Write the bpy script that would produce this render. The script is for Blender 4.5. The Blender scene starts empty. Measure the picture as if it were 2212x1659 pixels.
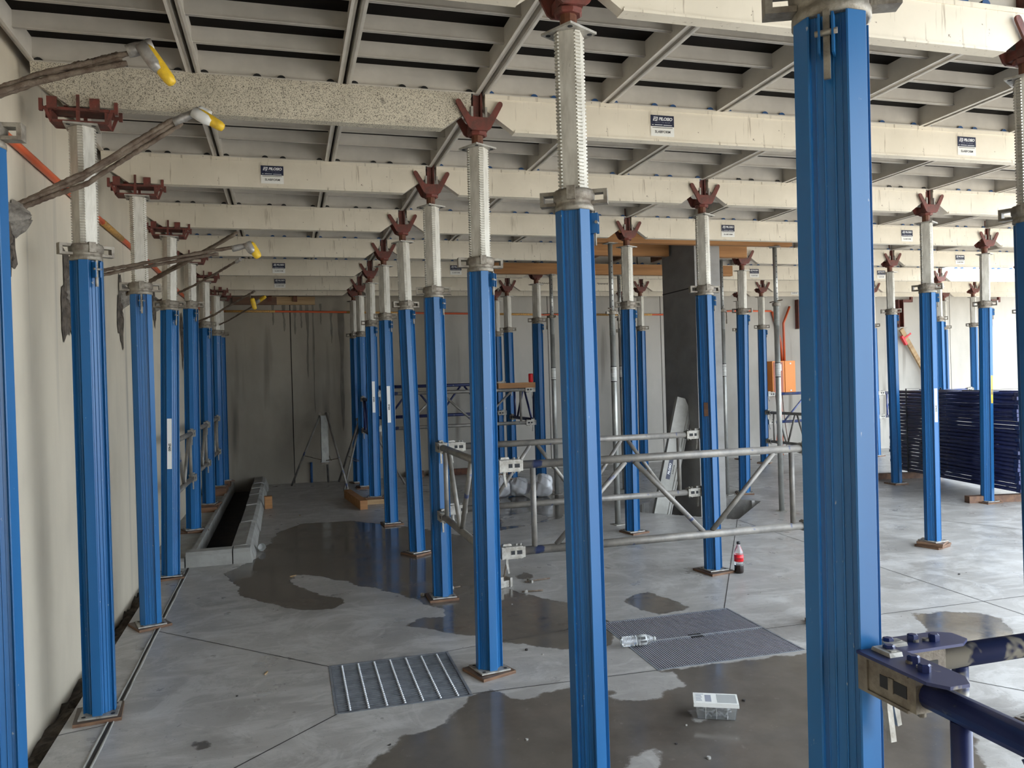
import bpy, bmesh, math, random
from mathutils import Vector, Matrix, Quaternion
random.seed(7)
S = bpy.context.scene
C = S.collection

# ------------------------------------------------------------------ camera
F_PX, YAW, PITCH, ROLL, CAM_H = 1710.93, .27654, -.00357, -.02887, 1.61981
fw = Vector((math.sin(YAW)*math.cos(PITCH), math.cos(YAW)*math.cos(PITCH), math.sin(PITCH)))
r0 = Vector((math.cos(YAW), -math.sin(YAW), 0)); u0 = r0.cross(fw)
rt = r0*math.cos(ROLL)+u0*math.sin(ROLL); up = -r0*math.sin(ROLL)+u0*math.cos(ROLL)
cd = bpy.data.cameras.new('camera'); cam = bpy.data.objects.new('camera', cd); C.objects.link(cam)
cd.sensor_width = 36.0; cd.lens = 36.0*F_PX/2212; cd.clip_start = .02; cd.clip_end = 300
m = Matrix((rt, up, -fw)).transposed().to_4x4(); m.translation = (0, 0, CAM_H)
cam.matrix_world = m
S.camera = cam

# ------------------------------------------------------------------ sky, sun, exposure
w = bpy.data.worlds.new('sky'); S.world = w; w.use_nodes = True
wn = w.node_tree.nodes; wl = w.node_tree.links
bg = wn['Background']
bg.inputs[0].default_value = (.80, .90, 1.0, 1); bg.inputs[1].default_value = 3.0
sd = bpy.data.lights.new('sun', 'SUN'); sd.energy = 9.0; sd.color = (1, .93, .82); sd.angle = .02
sun = bpy.data.objects.new('sun', sd); C.objects.link(sun)
sun.rotation_euler = Vector((-.12, -.50, -.80)).to_track_quat('-Z', 'Y').to_euler()
S.view_settings.view_transform = 'Standard'; S.view_settings.look = 'None'
S.view_settings.gamma = 1.0; S.view_settings.use_curve_mapping = False
S.view_settings.exposure = 1.27

# ------------------------------------------------------------------ materials
def mat(name, col, rough=.6, metal=0.0, col2=None, scale=8, stretch=(1, 1, 1), bump=0.0, bscale=60, spots=None, lo=.4, hi=.65,
        vary=0.0, coord='Object', alpha=None, trans=0.0, spec=.5, streak=None, rough2=None):
    """principled material: col/col2 mixed by noise, optional spots=(colour, scale, threshold), streak=(colour, scale xyz, threshold)"""
    M = bpy.data.materials.new(name); M.use_nodes = True
    N = M.node_tree.nodes; L = M.node_tree.links; B = N['Principled BSDF']
    B.inputs['Roughness'].default_value = rough; B.inputs['Metallic'].default_value = metal
    B.inputs['Base Color'].default_value = (*col, 1); B.inputs['Specular IOR Level'].default_value = spec
    if trans: B.inputs['Transmission Weight'].default_value = trans
    if alpha is not None: B.inputs['Alpha'].default_value = alpha
    tc = N.new('ShaderNodeTexCoord'); vec = tc.outputs[coord]
    out = None
    def noise(sc, st=(1, 1, 1), det=4.0, ro=.6):
        mp = N.new('ShaderNodeMapping'); mp.inputs['Scale'].default_value = st; L.new(vec, mp.inputs['Vector'])
        n = N.new('ShaderNodeTexNoise'); n.inputs['Scale'].default_value = sc; n.inputs['Detail'].default_value = det; n.inputs['Roughness'].default_value = ro
        L.new(mp.outputs[0], n.inputs['Vector']); return n.outputs['Fac']
    def ramp(fac, a, b):
        r = N.new('ShaderNodeMapRange'); r.inputs['From Min'].default_value = a; r.inputs['From Max'].default_value = b; L.new(fac, r.inputs['Value']); return r.outputs[0]
    def mix(fac, a, b):
        x = N.new('ShaderNodeMix'); x.data_type = 'RGBA'; L.new(fac, x.inputs[0])
        for s, v in ((6, a), (7, b)):
            if isinstance(v, tuple): x.inputs[s].default_value = (*v, 1)
            else: L.new(v, x.inputs[s])
        return x.outputs[2]
    out = col
    if col2:
        f = ramp(noise(scale, stretch), lo, hi); out = mix(f, out, col2)
        if rough2 is not None:
            r = N.new('ShaderNodeMapRange'); r.inputs['To Min'].default_value = rough; r.inputs['To Max'].default_value = rough2; L.new(f, r.inputs['Value']); L.new(r.outputs[0], B.inputs['Roughness'])
    if streak:
        out = mix(ramp(noise(1, streak[1], 3, .55), streak[2], streak[2]+.16), out, streak[0])
    if spots:
        out = mix(ramp(noise(spots[1], (1, 1, 1), 3, .65), spots[2], spots[2]+.05), out, spots[0])
    if vary:
        oi = N.new('ShaderNodeObjectInfo'); hs = N.new('ShaderNodeHueSaturation')
        r = N.new('ShaderNodeMapRange'); r.inputs['To Min'].default_value = 1-vary; r.inputs['To Max'].default_value = 1+vary
        L.new(oi.outputs['Random'], r.inputs['Value']); L.new(r.outputs[0], hs.inputs['Value'])
        if isinstance(out, tuple): hs.inputs['Color'].default_value = (*out, 1)
        else: L.new(out, hs.inputs['Color'])
        out = hs.outputs[0]
    if not isinstance(out, tuple): L.new(out, B.inputs['Base Color'])
    if bump:
        b = N.new('ShaderNodeBump'); b.inputs['Strength'].default_value = bump; b.inputs['Distance'].default_value = .01
        L.new(noise(bscale, (1, 1, 1), 5), b.inputs['Height']); L.new(b.outputs[0], B.inputs['Normal'])
    return M

BLUE = mat('blue_paint', (.012, .102, .275), .30, 0, (.018, .13, .325), 3, (1, 1, .4), spots=((.36, .40, .44), 48, .705), vary=.10, spec=.38)
BLUE_D = mat('blue_plastic', (.02, .075, .20), .5)
BLACK = mat('black_plastic', (.012, .012, .012), .5)
GALV = mat('pale_zinc', (.60, .57, .50), .5, .25, (.42, .39, .33), 22, (1, 1, .25), spots=((.16, .13, .1), 30, .70))
COLLAR = mat('cast_steel', (.30, .27, .22), .55, .35, (.17, .14, .11), 25, bump=.3)
PLATE = mat('plate_steel', (.45, .43, .39), .5, .4, (.25, .22, .18), 20)
RED = mat('red_oxide', (.17, .04, .028), .6, 0, (.09, .035, .025), 18, bump=.25, spots=((.25, .2, .16), 50, .70))
RUST = mat('rust_steel', (.16, .06, .03), .5, .3, (.08, .03, .02), 20)
CREAM = mat('cream_paint', (.73, .66, .54), .5, 0, (.66, .595, .48), 3, (1, 1, 1), spots=((.16, .12, .08), 34, .70), streak=((.34, .28, .20), (46, 46, 4), .61), vary=.05)
SPECK = mat('speckled_paint', (.66, .60, .48), .6, 0, (.54, .49, .39), 4, spots=((.13, .11, .085), 230, .535), streak=((.27, .235, .19), (20, 20, 20), .60))
PANEL = mat('panel_paint', (.60, .555, .485), .5, 0, (.51, .47, .41), 4, spots=((.14, .12, .1), 20, .76), vary=.04)
WORNP = mat('worn_panel_paint', (.38, .365, .33), .55, 0, (.28, .27, .24), 5, spots=((.12, .1, .08), 30, .7))
PLY_K = mat('black_film_ply', (.004, .0035, .003), .6, 0, (.008, .006, .005), 4, spec=.08)
PLY_B = mat('brown_film_ply', (.055, .032, .022), .45, 0, (.10, .055, .032), 12, vary=.25)
PLY_E = mat('ply_edge', (.20, .11, .06), .7, 0, (.10, .05, .03), 9, (1, 1, 12))
TIMB = mat('orange_timber', (.42, .20, .065), .6, 0, (.27, .115, .035), 5, (.25, 4, 4), lo=.35, hi=.7)
TIMB_P = mat('pale_timber', (.45, .30, .15), .65, 0, (.30, .18, .08), 5, (.3, 4, 4))
TIMB_D = mat('dark_timber', (.12, .06, .035), .6, 0, (.20, .10, .05), 5, (.3, 3, 3))
WALL = mat('wall_concrete', (.60, .53, .415), .85, 0, (.50, .44, .345), 1.6, (1, 1, .45), bump=.12, bscale=45, streak=((.36, .325, .27), (5, 5, .25), .60), spots=((.25, .22, .18), 30, .75))
WALLB_DARK = mat('damp_shaded_panel_concrete', (.33, .29, .232), .85, 0, (.25, .22, .178), 1.3, (1, 1, .5), bump=.12, bscale=45, streak=((.15, .13, .105), (3.2, 3.2, .28), .62), spots=((.13, .115, .095), 30, .75))  # damp brown staining, plus the dim far-left corner painted into the colour
WALLB = mat('panel_concrete', (.47, .44, .39), .85, 0, (.38, .355, .31), 1.3, (1, 1, .5), bump=.12, bscale=45, streak=((.20, .18, .15), (3.2, 3.2, .28), .64), spots=((.2, .18, .15), 30, .76))
COLC = mat('column_concrete', (.30, .29, .275), .8, 0, (.24, .23, .215), 2.5, (1, 1, 1.5), bump=.12, spots=((.12, .115, .11), 40, .76))
KERB = mat('kerb_concrete', (.36, .35, .32), .85, 0, (.27, .26, .235), 5, bump=.25, spots=((.13, .12, .11), 30, .7))
RUBBLE = mat('broken_concrete', (.26, .235, .20), .95, 0, (.12, .105, .09), 22, bump=1.0, bscale=55)
CAVITY = mat('cavity_concrete', (.11, .088, .068), .95, 0, (.035, .027, .021), 18, bump=1.0, bscale=40)
SOIL = mat('dark_soil', (.012, .009, .007), .95, 0, (.03, .02, .015), 9, bump=.8)
SEAL = mat('joint_sealant', (.035, .03, .028), .8)
ORANGE = mat('orange_conduit', (.62, .11, .035), .4)
OBOX = mat('orange_enclosure', (.85, .26, .02), .4)
OBOX_D = mat('dark_orange_door', (.35, .06, .012), .35)
YELLOW = mat('yellow_plastic', (.80, .52, .03), .45, 0, (.62, .38, .03), 30)
TAPE_Y = mat('yellow_tape', (.62, .33, .08), .6, 0, (.3, .17, .06), 60)
TAPE = mat('grey_tape', (.40, .38, .35), .35, .3, (.25, .23, .21), 30)
WTAPE = mat('white_tape', (.70, .69, .66), .4)
REBAR = mat('rebar_steel', (.20, .155, .115), .7, .3, (.10, .065, .045), 16, (1, 1, 1), bump=.7, bscale=90)
TUBE_W = mat('two_tone_tube', (.012, .018, .075), .4, .1, (.02, .03, .10), 6, spots=((.40, .37, .31), 9, .53))
TUBE = mat('worn_tube', (.27, .25, .22), .5, .3, (.17, .16, .15), 9, spots=((.05, .07, .17), 7, .62), bump=.15)
TUBE_N = mat('navy_tube', (.012, .018, .075), .38, .1, (.022, .030, .11), 6, spots=((.22, .2, .17), 16, .68))
TUBE_B = mat('blue_tube', (.05, .09, .30), .4, .1, (.2, .2, .24), 8)
CLAMP = mat('zinc_clamp', (.40, .38, .34), .5, .35, (.25, .23, .195), 25, bump=.2)
CLAMP_D = mat('slot_dark', (.015, .015, .017), .7)
ACROW = mat('galvanised_tube', (.42, .42, .39), .42, .55, (.30, .30, .28), 12, (1, 1, .5))
GRATE = mat('grate_steel', (.25, .265, .29), .4, .35, (.17, .18, .2), 14)
GRATE_M = mat('slat_steel', (.36, .36, .40), .4, .3)
GRATE_L = mat('bright_steel', (.60, .61, .64), .35, .35)
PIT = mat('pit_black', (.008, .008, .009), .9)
WHITE = mat('white_label', (.78, .77, .73), .5)
NAVY = mat('navy_print', (.012, .016, .045), .45)
INK = mat('black_print', (.012, .011, .011), .5)
INKW = mat('white_print', (.82, .82, .82), .5)
INKG = mat('grey_print', (.30, .31, .36), .5)
CLEAR = mat('clear_plastic', (.93, .95, .96), .08, trans=.92)
MILKY = mat('milky_plastic', (.84, .85, .83), .25, trans=.6)
TUBP = mat('tub_plastic', (.90, .91, .90), .15, trans=.9)
COLA = mat('cola_liquid', (.012, .004, .002), .1)
REDP = mat('red_print', (.72, .012, .02), .4)
BAG = mat('white_bag', (.72, .72, .74), .4, trans=.15)
GROUND = mat('outside_ground', (.48, .44, .37), .9, 0, (.40, .37, .31), .6)

# ------------------------------------------------------------------ mesh builder
class MB:
    def __init__(s): s.v = []; s.f = []; s.sm = []; s.mi = []
    def add(s, vs, fs, smooth=False, mi=0):
        o = len(s.v); s.v += [tuple(x) for x in vs]
        for f in fs: s.f.append([i+o for i in f]); s.sm.append(smooth); s.mi.append(mi)
        return s
    def box(s, x0, x1, y0, y1, z0, z1, mi=0):
        return s.add([(x0, y0, z0), (x1, y0, z0), (x1, y1, z0), (x0, y1, z0), (x0, y0, z1), (x1, y0, z1), (x1, y1, z1), (x0, y1, z1)],
                     [(0, 3, 2, 1), (4, 5, 6, 7), (0, 1, 5, 4), (1, 2, 6, 5), (2, 3, 7, 6), (3, 0, 4, 7)], False, mi)
    def tube(s, a, b, r, n=12, r2=None, smooth=True, mi=0, caps=True):
        a = Vector(a); b = Vector(b); d = (b-a).normalized(); r2 = r if r2 is None else r2
        e = d.orthogonal().normalized(); g = d.cross(e)
        vs = [a+(e*math.cos(t)+g*math.sin(t))*r for t in [2*math.pi*i/n for i in range(n)]]
        vs += [b+(e*math.cos(t)+g*math.sin(t))*r2 for t in [2*math.pi*i/n for i in range(n)]]
        s.add(vs, [(i, (i+1) % n, n+(i+1) % n, n+i) for i in range(n)], smooth, mi)
        if caps:
            o = len(s.v)-2*n
            s.f.append([o+i for i in range(n)][::-1]); s.sm.append(False); s.mi.append(mi)
            s.f.append([o+n+i for i in range(n)]); s.sm.append(False); s.mi.append(mi)
        return s
    def path(s, pts, r, n=10, mi=0):
        pts = [Vector(p) for p in pts]; k = len(pts); rings = []
        for i, p in enumerate(pts):
            d = (pts[min(i+1, k-1)]-pts[max(i-1, 0)]).normalized()
            e = d.cross(Vector((.123, .456, .88))).normalized(); g = d.cross(e)
            rr = r[i] if isinstance(r, (list, tuple)) else r
            rings.append([p+(e*math.cos(t)+g*math.sin(t))*rr for t in [2*math.pi*j/n for j in range(n)]])
        vs = [q for R in rings for q in R]
        fs = [(i*n+j, i*n+(j+1) % n, (i+1)*n+(j+1) % n, (i+1)*n+j) for i in range(k-1) for j in range(n)]
        s.add(vs, fs, True, mi); o = len(s.v)-len(vs)
        s.f.append([o+j for j in range(n)][::-1]); s.sm.append(False); s.mi.append(mi)
        s.f.append([o+(k-1)*n+j for j in range(n)]); s.sm.append(False); s.mi.append(mi)
        return s
    def prism(s, poly, fn0, fn1, mi=0):
        n = len(poly)
        s.add([fn0(*p) for p in poly]+[fn1(*p) for p in poly],
              [tuple(range(n))[::-1], tuple(range(n, 2*n))]+[(i, (i+1) % n, n+(i+1) % n, n+i) for i in range(n)], False, mi)
        return s
    def lathe(s, prof, n=16, smooth=True, mi=0, c=(0, 0)):
        vs = [(c[0]+r*math.cos(2*math.pi*j/n), c[1]+r*math.sin(2*math.pi*j/n), z) for r, z in prof for j in range(n)]
        k = len(prof)
        s.add(vs, [(i*n+j, i*n+(j+1) % n, (i+1)*n+(j+1) % n, (i+1)*n+j) for i in range(k-1) for j in range(n)], smooth, mi)
        o = len(s.v)-len(vs)
        s.f.append([o+j for j in range(n)][::-1]); s.sm.append(False); s.mi.append(mi)
        s.f.append([o+(k-1)*n+j for j in range(n)]); s.sm.append(False); s.mi.append(mi)
        return s
    def mesh(s, name, *mats):
        me = bpy.data.meshes.new(name); me.from_pydata(s.v, [], s.f)
        for q in mats: me.materials.append(q)
        me.polygons.foreach_set('use_smooth', s.sm); me.polygons.foreach_set('material_index', s.mi)
        bm = bmesh.new(); bm.from_mesh(me); bmesh.ops.recalc_face_normals(bm, faces=bm.faces); bm.to_mesh(me); bm.free()
        me.update(); return me

def ob(name, me, parent=None, loc=(0, 0, 0), rot=(0, 0, 0), scale=(1, 1, 1)):
    o = bpy.data.objects.new(name, me); C.objects.link(o); o.parent = parent
    o.location = loc; o.rotation_euler = rot; o.scale = scale
    return o
def tag(o, label=None, cat=None, group=None, kind=None):
    if label: o['label'] = label
    if cat: o['category'] = cat
    if group: o['group'] = group
    if kind: o['kind'] = kind
    return o
def thing(name, label, cat, loc=(0, 0, 0), rot=(0, 0, 0), group=None):
    return tag(ob(name, None, None, loc, rot), label, cat, group)
_txt = {}
def text_mesh(body, size, mt, shear=0.0, bold=0.0, spacing=1.0, ext=.0006):
    """flat lettering lying in the local xz plane, facing -y, centred"""
    key = (body, size, mt.name, shear, bold)
    if key in _txt: return _txt[key]
    cu = bpy.data.curves.new('lettering', 'FONT'); cu.body = body; cu.size = size; cu.shear = shear; cu.offset = bold
    cu.align_x = 'CENTER'; cu.align_y = 'CENTER'; cu.space_character = spacing; cu.extrude = ext; cu.resolution_u = 3
    o = bpy.data.objects.new('lettering', cu); C.objects.link(o)
    dg = bpy.context.evaluated_depsgraph_get(); me = bpy.data.meshes.new_from_object(o.evaluated_get(dg))
    me.transform(Matrix.Rotation(math.pi/2, 4, 'X')); me.materials.clear(); me.materials.append(mt)
    bpy.data.objects.remove(o); _txt[key] = me
    return me
ORD = ['zeroth', 'first', 'second', 'third', 'fourth', 'fifth', 'sixth', 'seventh', 'eighth', 'ninth', 'tenth', 'eleventh', 'twelfth', 'thirteenth', 'fourteenth', 'fifteenth', 'sixteenth', 'seventeenth', 'eighteenth', 'nineteenth', 'twentieth', 'twenty-first']

# ------------------------------------------------------------------ layout
def fz(x, y): return -.0016*x+.0184*(min(y, 10.0)-4)
XC = dict(L=-.935, M=1.067, R=3.317, S=5.567, T=7.817, U=10.067, V=12.317)
BAY = [-1.183, 1.067, 3.317, 5.567, 7.817, 10.067, 12.317]
def YB(k): return 12.58 if k == 8 else 1.33+1.5*k
ZP, ZB0, ZB1, ZD = 2.936, 3.02, 3.22, 3.36     # head plate, beam underside, beam top, deck top
WX, WY = -1.2, 12.95                           # left wall face, back wall face

# ------------------------------------------------------------------ floor
WET = {'W1': [(-0.46, 6.75), (-0.57, 7.13), (-0.44, 7.32), (-0.29, 7.72), (-0.14, 8.77), (0.1, 9.15), (0.66, 9.12), (1.12, 8.65), (1.52, 8.1), (1.67, 7.85), (1.88, 7.95), (2.09, 7.97), (2.43, 8.12), (2.88, 8.35), (3.38, 9.1), (3.58, 9.97), (3.43, 10.3), (2.63, 9.99), (2.23, 8.92), (1.89, 8.2), (1.73, 6.94), (1.54, 5.92), (1.71, 5.63), (1.9, 5.32), (2.03, 4.83), (1.84, 4.45), (1.58, 4.45), (1.31, 4.66), (1.06, 4.92), (0.85, 5.09), (0.72, 5.24), (0.81, 5.35), (0.99, 5.34), (1.0, 5.52), (0.88, 5.75), (0.82, 5.92), (0.67, 6.14), (0.45, 6.44), (0.25, 6.71), (0.03, 6.9), (-0.02, 6.67), (0.09, 6.4), (0.19, 6.19), (0.34, 6.07), (0.38, 5.9), (0.27, 5.78), (0.05, 5.84), (-0.11, 5.99), (-0.37, 6.33)],
 'W2': [(0.08, 2.6), (0.18, 2.99), (0.28, 3.43), (0.3, 3.48), (0.41, 3.59), (0.47, 3.67), (0.58, 3.68), (0.68, 3.75), (0.78, 3.88), (0.86, 4.0), (0.91, 4.03), (1.01, 4.04), (1.06, 3.95), (1.11, 3.87), (1.26, 3.95), (1.4, 3.94), (1.58, 3.84), (1.6, 3.77), (1.55, 3.73), (1.68, 3.66), (1.79, 3.68), (1.85, 3.75), (1.97, 3.79), (2.01, 3.92), (1.93, 4.0), (2.85, 3.96), (3.12, 3.95), (3.38, 3.98), (3.47, 3.87), (3.35, 3.56), (3.07, 3.15), (2.88, 2.81), (2.69, 2.54), (2.23, 2.03), (1.2, 1.8)],
 'W3': [(3.94, 4.35), (4.18, 4.31), (4.36, 4.23), (4.4, 4.08), (4.29, 3.88), (4.09, 3.69), (3.77, 3.82), (3.76, 4.02)],
 'W4': [(2.28, 5.24), (2.44, 5.42), (2.54, 5.41), (2.61, 5.17), (2.65, 4.96), (2.38, 4.88), (2.29, 5.03)],
 'W5': [(1.75, 6.2), (1.85, 6.29), (1.9, 6.15), (1.83, 6.04), (1.73, 6.07)],
 'W6': [(-0.46, 3.88), (-0.44, 3.91), (-0.39, 3.88), (-0.39, 3.83), (-0.44, 3.83)]}
DRY = [[(1.84, 3.49), (1.96, 3.48), (1.87, 3.37), (1.8, 3.36)], [(1.38, 3.14), (1.51, 3.21), (1.53, 3.15), (1.36, 2.94), (1.26, 2.94)], [(2.32, 8.73), (2.71, 8.85), (2.8, 8.44), (2.5, 8.17), (2.16, 8.15)]]
def sdf(poly, x, y):
    ins = False; d = 1e9; n = len(poly); j = n-1
    for i in range(n):
        xi, yi = poly[i]; xj, yj = poly[j]
        if (yi > y) != (yj > y) and x < (xj-xi)*(y-yi)/(yj-yi)+xi: ins = not ins
        ex, ey = xj-xi, yj-yi; t = max(0, min(1, ((x-xi)*ex+(y-yi)*ey)/(ex*ex+ey*ey)))
        dx, dy = x-xi-ex*t, y-yi-ey*t; d = min(d, dx*dx+dy*dy); j = i
    d = math.sqrt(d); return d if ins else -d
_wb = [(p, min(a for a, b in p)-.3, max(a for a, b in p)+.3, min(b for a, b in p)-.3, max(b for a, b in p)+.3) for p in WET.values()]
_db = [(p, min(a for a, b in p)-.3, max(a for a, b in p)+.3, min(b for a, b in p)-.3, max(b for a, b in p)+.3) for p in DRY]
def wet(x, y):
    v = -.3
    for p, a, b, c_, d_ in _wb:
        if a < x < b and c_ < y < d_: v = max(v, sdf(p, x, y))
    for p, a, b, c_, d_ in _db:
        if a < x < b and c_ < y < d_: v = min(v, -sdf(p, x, y))
    return max(-.3, min(.3, v))

def floor_material():
    M = bpy.data.materials.new('floor_concrete'); M.use_nodes = True
    N = M.node_tree.nodes; L = M.node_tree.links; B = N['Principled BSDF']
    tc = N.new('ShaderNodeTexCoord')
    def noise(sc, st=(1, 1, 1), det=5.0, ro=.6, dist=0.0):
        mp = N.new('ShaderNodeMapping'); mp.inputs['Scale'].default_value = st; L.new(tc.outputs['Object'], mp.inputs['Vector'])
        n = N.new('ShaderNodeTexNoise'); n.inputs['Scale'].default_value = sc; n.inputs['Detail'].default_value = det
        n.inputs['Roughness'].default_value = ro; n.inputs['Distortion'].default_value = dist; L.new(mp.outputs[0], n.inputs['Vector']); return n.outputs['Fac']
    def rng(fac, a, b, c_=0.0, d_=1.0):
        r = N.new('ShaderNodeMapRange'); r.inputs['From Min'].default_value = a; r.inputs['From Max'].default_value = b
        r.inputs['To Min'].default_value = c_; r.inputs['To Max'].default_value = d_; L.new(fac, r.inputs['Value']); return r.outputs[0]
    def math_(op, a, b):
        q = N.new('ShaderNodeMath'); q.operation = op
        for i, v in enumerate((a, b)):
            if isinstance(v, (int, float)): q.inputs[i].default_value = v
            else: L.new(v, q.inputs[i])
        return q.outputs[0]
    def mix(fac, a, b):
        x = N.new('ShaderNodeMix'); x.data_type = 'RGBA'; L.new(fac, x.inputs[0])
        for s_, v in ((6, a), (7, b)):
            if isinstance(v, tuple): x.inputs[s_].default_value = (*v, 1)
            else: L.new(v, x.inputs[s_])
        return x.outputs[2]
    at = N.new('ShaderNodeAttribute'); at.attribute_name = 'wet'
    edge = math_('ADD', at.outputs['Fac'], math_('MULTIPLY', math_('SUBTRACT', noise(5, det=6), .5), .16))
    wetm = rng(edge, -.006, .012)
    damp = math_('MULTIPLY', rng(edge, -.14, .01), rng(noise(3.5), .42, .62))
    dry = mix(rng(noise(1.1, (1, 1, 1), 6, .62), .35, .68), (.385, .366, .343), (.265, .25, .232))
    dry = mix(rng(noise(2.6, (.55, 2.2, 1), 6, .7, .6), .50, .72), dry, (.49, .472, .45))     # trowel sweeps
    dry = mix(rng(noise(2.1, (1, 1, 1), 8, .74, 1.6), .50, .60, 0, .55), dry, (.51, .495, .475))
    dry = mix(rng(noise(3.4, (1, 1, 1), 8, .74, 1.2), .56, .66, 0, .5), dry, (.225, .212, .195))
    dry = mix(rng(noise(9, (1, 1, 1), 6, .7), .60, .78), dry, (.25, .235, .22))
    dry = mix(rng(noise(70, (1, 1, 1), 2, .6), .70, .76), dry, (.12, .11, .10))
    dry = mix(math_('MULTIPLY', damp, .55), dry, (.23, .215, .195))
    wetc = mix(rng(noise(2.2, (1, 1, 1), 6, .65), .38, .66), (.125, .108, .092), (.085, .073, .062))
    wetc = mix(rng(noise(16, (1, 1, 1), 4, .7), .64, .8), wetc, (.19, .17, .15))
    L.new(mix(wetm, dry, wetc), B.inputs['Base Color'])
    rdry = rng(noise(4, (1, 1, 1), 5, .6), .3, .7, .25, .46)
    rwet = rng(noise(2.6, (1, 1, 1), 5, .6), .42, .62, .045, .24)
    mr = N.new('ShaderNodeMix'); mr.data_type = 'FLOAT'; L.new(wetm, mr.inputs[0]); L.new(rdry, mr.inputs[2]); L.new(rwet, mr.inputs[3]); L.new(mr.outputs[0], B.inputs['Roughness'])
    b = N.new('ShaderNodeBump'); b.inputs['Distance'].default_value = .004
    L.new(rng(wetm, 0, 1, .22, .05), b.inputs['Strength']); L.new(noise(38, (1, 1, 1), 6, .7), b.inputs['Height']); L.new(b.outputs[0], B.inputs['Normal'])
    return M
FLOORM = floor_material()
G1 = (.186, .876, 4.01, 4.675); G2 = (1.93, 2.872, 4.005, 4.856)
DIA = [(4.63, 7.55), (5.52, 8.47), (4.63, 9.36), (3.74, 8.45)]

def lines(a, b, fa, fb, fine, coarse):
    r = []; x = a
    while x < b-1e-6:
        r.append(x); x += fine if fa <= x < fb else coarse
    r.append(b); return r
FX0, FX1, FY0, FY1 = -1.09, 16.5, -8.0, WY+.1
gx = sorted(set([round(v, 4) for v in lines(FX0, FX1, FX0, 4.6, .045, .4)]+[G1[0], G1[1], G2[0], G2[1]]))
gy = sorted(set([round(v, 4) for v in lines(FY0, FY1, 1.9, 10.4, .045, .4)]+[G1[2], G1[3], G2[2], G2[3], 10.0]))
def inside(g, x, y): return g[0] < x < g[1] and g[2] < y < g[3]
bm = bmesh.new()
vv = {}
for i, x in enumerate(gx):
    for j, y in enumerate(gy): vv[i, j] = bm.verts.new((x, y, 0))
for i in range(len(gx)-1):
    for j in range(len(gy)-1):
        cx, cy = (gx[i]+gx[i+1])/2, (gy[j]+gy[j+1])/2
        if inside(G1, cx, cy) or inside(G2, cx, cy): continue
        if cx < -.33 and cy > 7.62: continue
        bm.faces.new((vv[i, j], vv[i+1, j], vv[i+1, j+1], vv[i, j+1]))
for a, b in zip(DIA, DIA[1:]+DIA[:1]):
    nrm = Vector((b[1]-a[1], -(b[0]-a[0]), 0)).normalized()
    near = [f for f in bm.faces if abs(f.calc_center_median().x-4.63) < 1.6 and abs(f.calc_center_median().y-8.45) < 1.6]
    geo = list({v for f in near for v in f.verts})+list({e for f in near for e in f.edges})+near
    bmesh.ops.bisect_plane(bm, geom=geo, plane_co=(a[0], a[1], 0), plane_no=nrm)
bmesh.ops.delete(bm, geom=[f for f in bm.faces if abs(f.calc_center_median().x-4.63)+abs(f.calc_center_median().y-8.45) < .885], context='FACES')
bmesh.ops.delete(bm, geom=[v for v in bm.verts if not v.link_faces], context='VERTS')
for v in bm.verts: v.co.z = fz(v.co.x, v.co.y)
# slab edge: pull every open border down so pits, the wall gap and the slab edge have depth
bord = [e for e in bm.edges if len(e.link_faces) == 1]
ex = bmesh.ops.extrude_edge_only(bm, edges=bord)
for g in ex['geom']:
    if isinstance(g, bmesh.types.BMVert): g.co.z -= .36
bmesh.ops.recalc_face_normals(bm, faces=bm.faces)
fm = bpy.data.meshes.new('floor'); bm.to_mesh(fm); bm.free(); fm.materials.append(FLOORM)
atr = fm.attributes.new('wet', 'FLOAT', 'POINT')
atr.data.foreach_set('value', [wet(v.co.x, v.co.y) for v in fm.vertices])
floor = tag(ob('floor', fm), 'grey trowelled concrete floor with wet patches', kind='structure')

def strip(pts, wd, name='joint', m_=SEAL, dz=.0012, parent=floor):
    mb = MB()
    n = max(2, int((Vector(pts[1])-Vector(pts[0])).length/.25))
    a, b = Vector((*pts[0], 0)), Vector((*pts[1], 0)); d = (b-a).normalized(); nn = Vector((-d.y, d.x, 0))*wd/2
    vs = []
    for i in range(n+1):
        p = a.lerp(b, i/n)
        for s_ in (-1, 1):
            q = p+nn*s_; vs.append((q.x, q.y, fz(p.x, p.y)+dz))
    mb.add(vs, [(2*i, 2*i+1, 2*i+3, 2*i+2) for i in range(n)])
    return ob(name, mb.mesh(name, m_), parent)
for p, wd in [(((-.88, 2.0), (-.88, 7.46)), .016), (((.183, 4.669), (-.88, 5.70)), .007), (((.19, 4.007), (-.88, 3.06)), .008),
              (((.882, 4.03), (1.925, 4.004)), .006), (((.87, 4.68), (1.93, 4.855)), .006), (((2.85, 4.856), (4.62, 7.55)), .006),
              (((4.585, 2.5), (4.62, 7.55)), .006), (((2.87, 4.40), (9.5, 4.39)), .006), (((2.88, 4.005), (4.9, 1.4)), .006),
              (((5.52, 8.47), (7.6, 4.8)), .006), (((4.63, 9.36), (4.63, 12.9)), .006), (((3.74, 8.45), (1.2, 8.45)), .005),
              (((-.88, 4.25), (-1.09, 4.2)), .005)]:
    strip(p, wd)
# raised mortar lips beside the wall joint
for dx in (-.014, .013):
    mb = MB()
    pts = [(-.88+dx+random.uniform(-.003, .003), 2.0+.18*i) for i in range(31)]
    mb.path([(x, y, fz(x, y)) for x, y in pts], [random.uniform(.004, .008) for _ in pts], 6)
    ob('joint_lip', mb.mesh('joint_lip', KERB), floor)
ob('pit_floor', MB().box(3.7, 5.56, 7.5, 9.4, -.34, -.30).mesh('pit_floor', KERB), floor)
mb = MB().box(-1.6, 17, -8.2, 13.2, -.42, -.40)
ob('subfloor', mb.mesh('subfloor', SOIL), floor)
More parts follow.
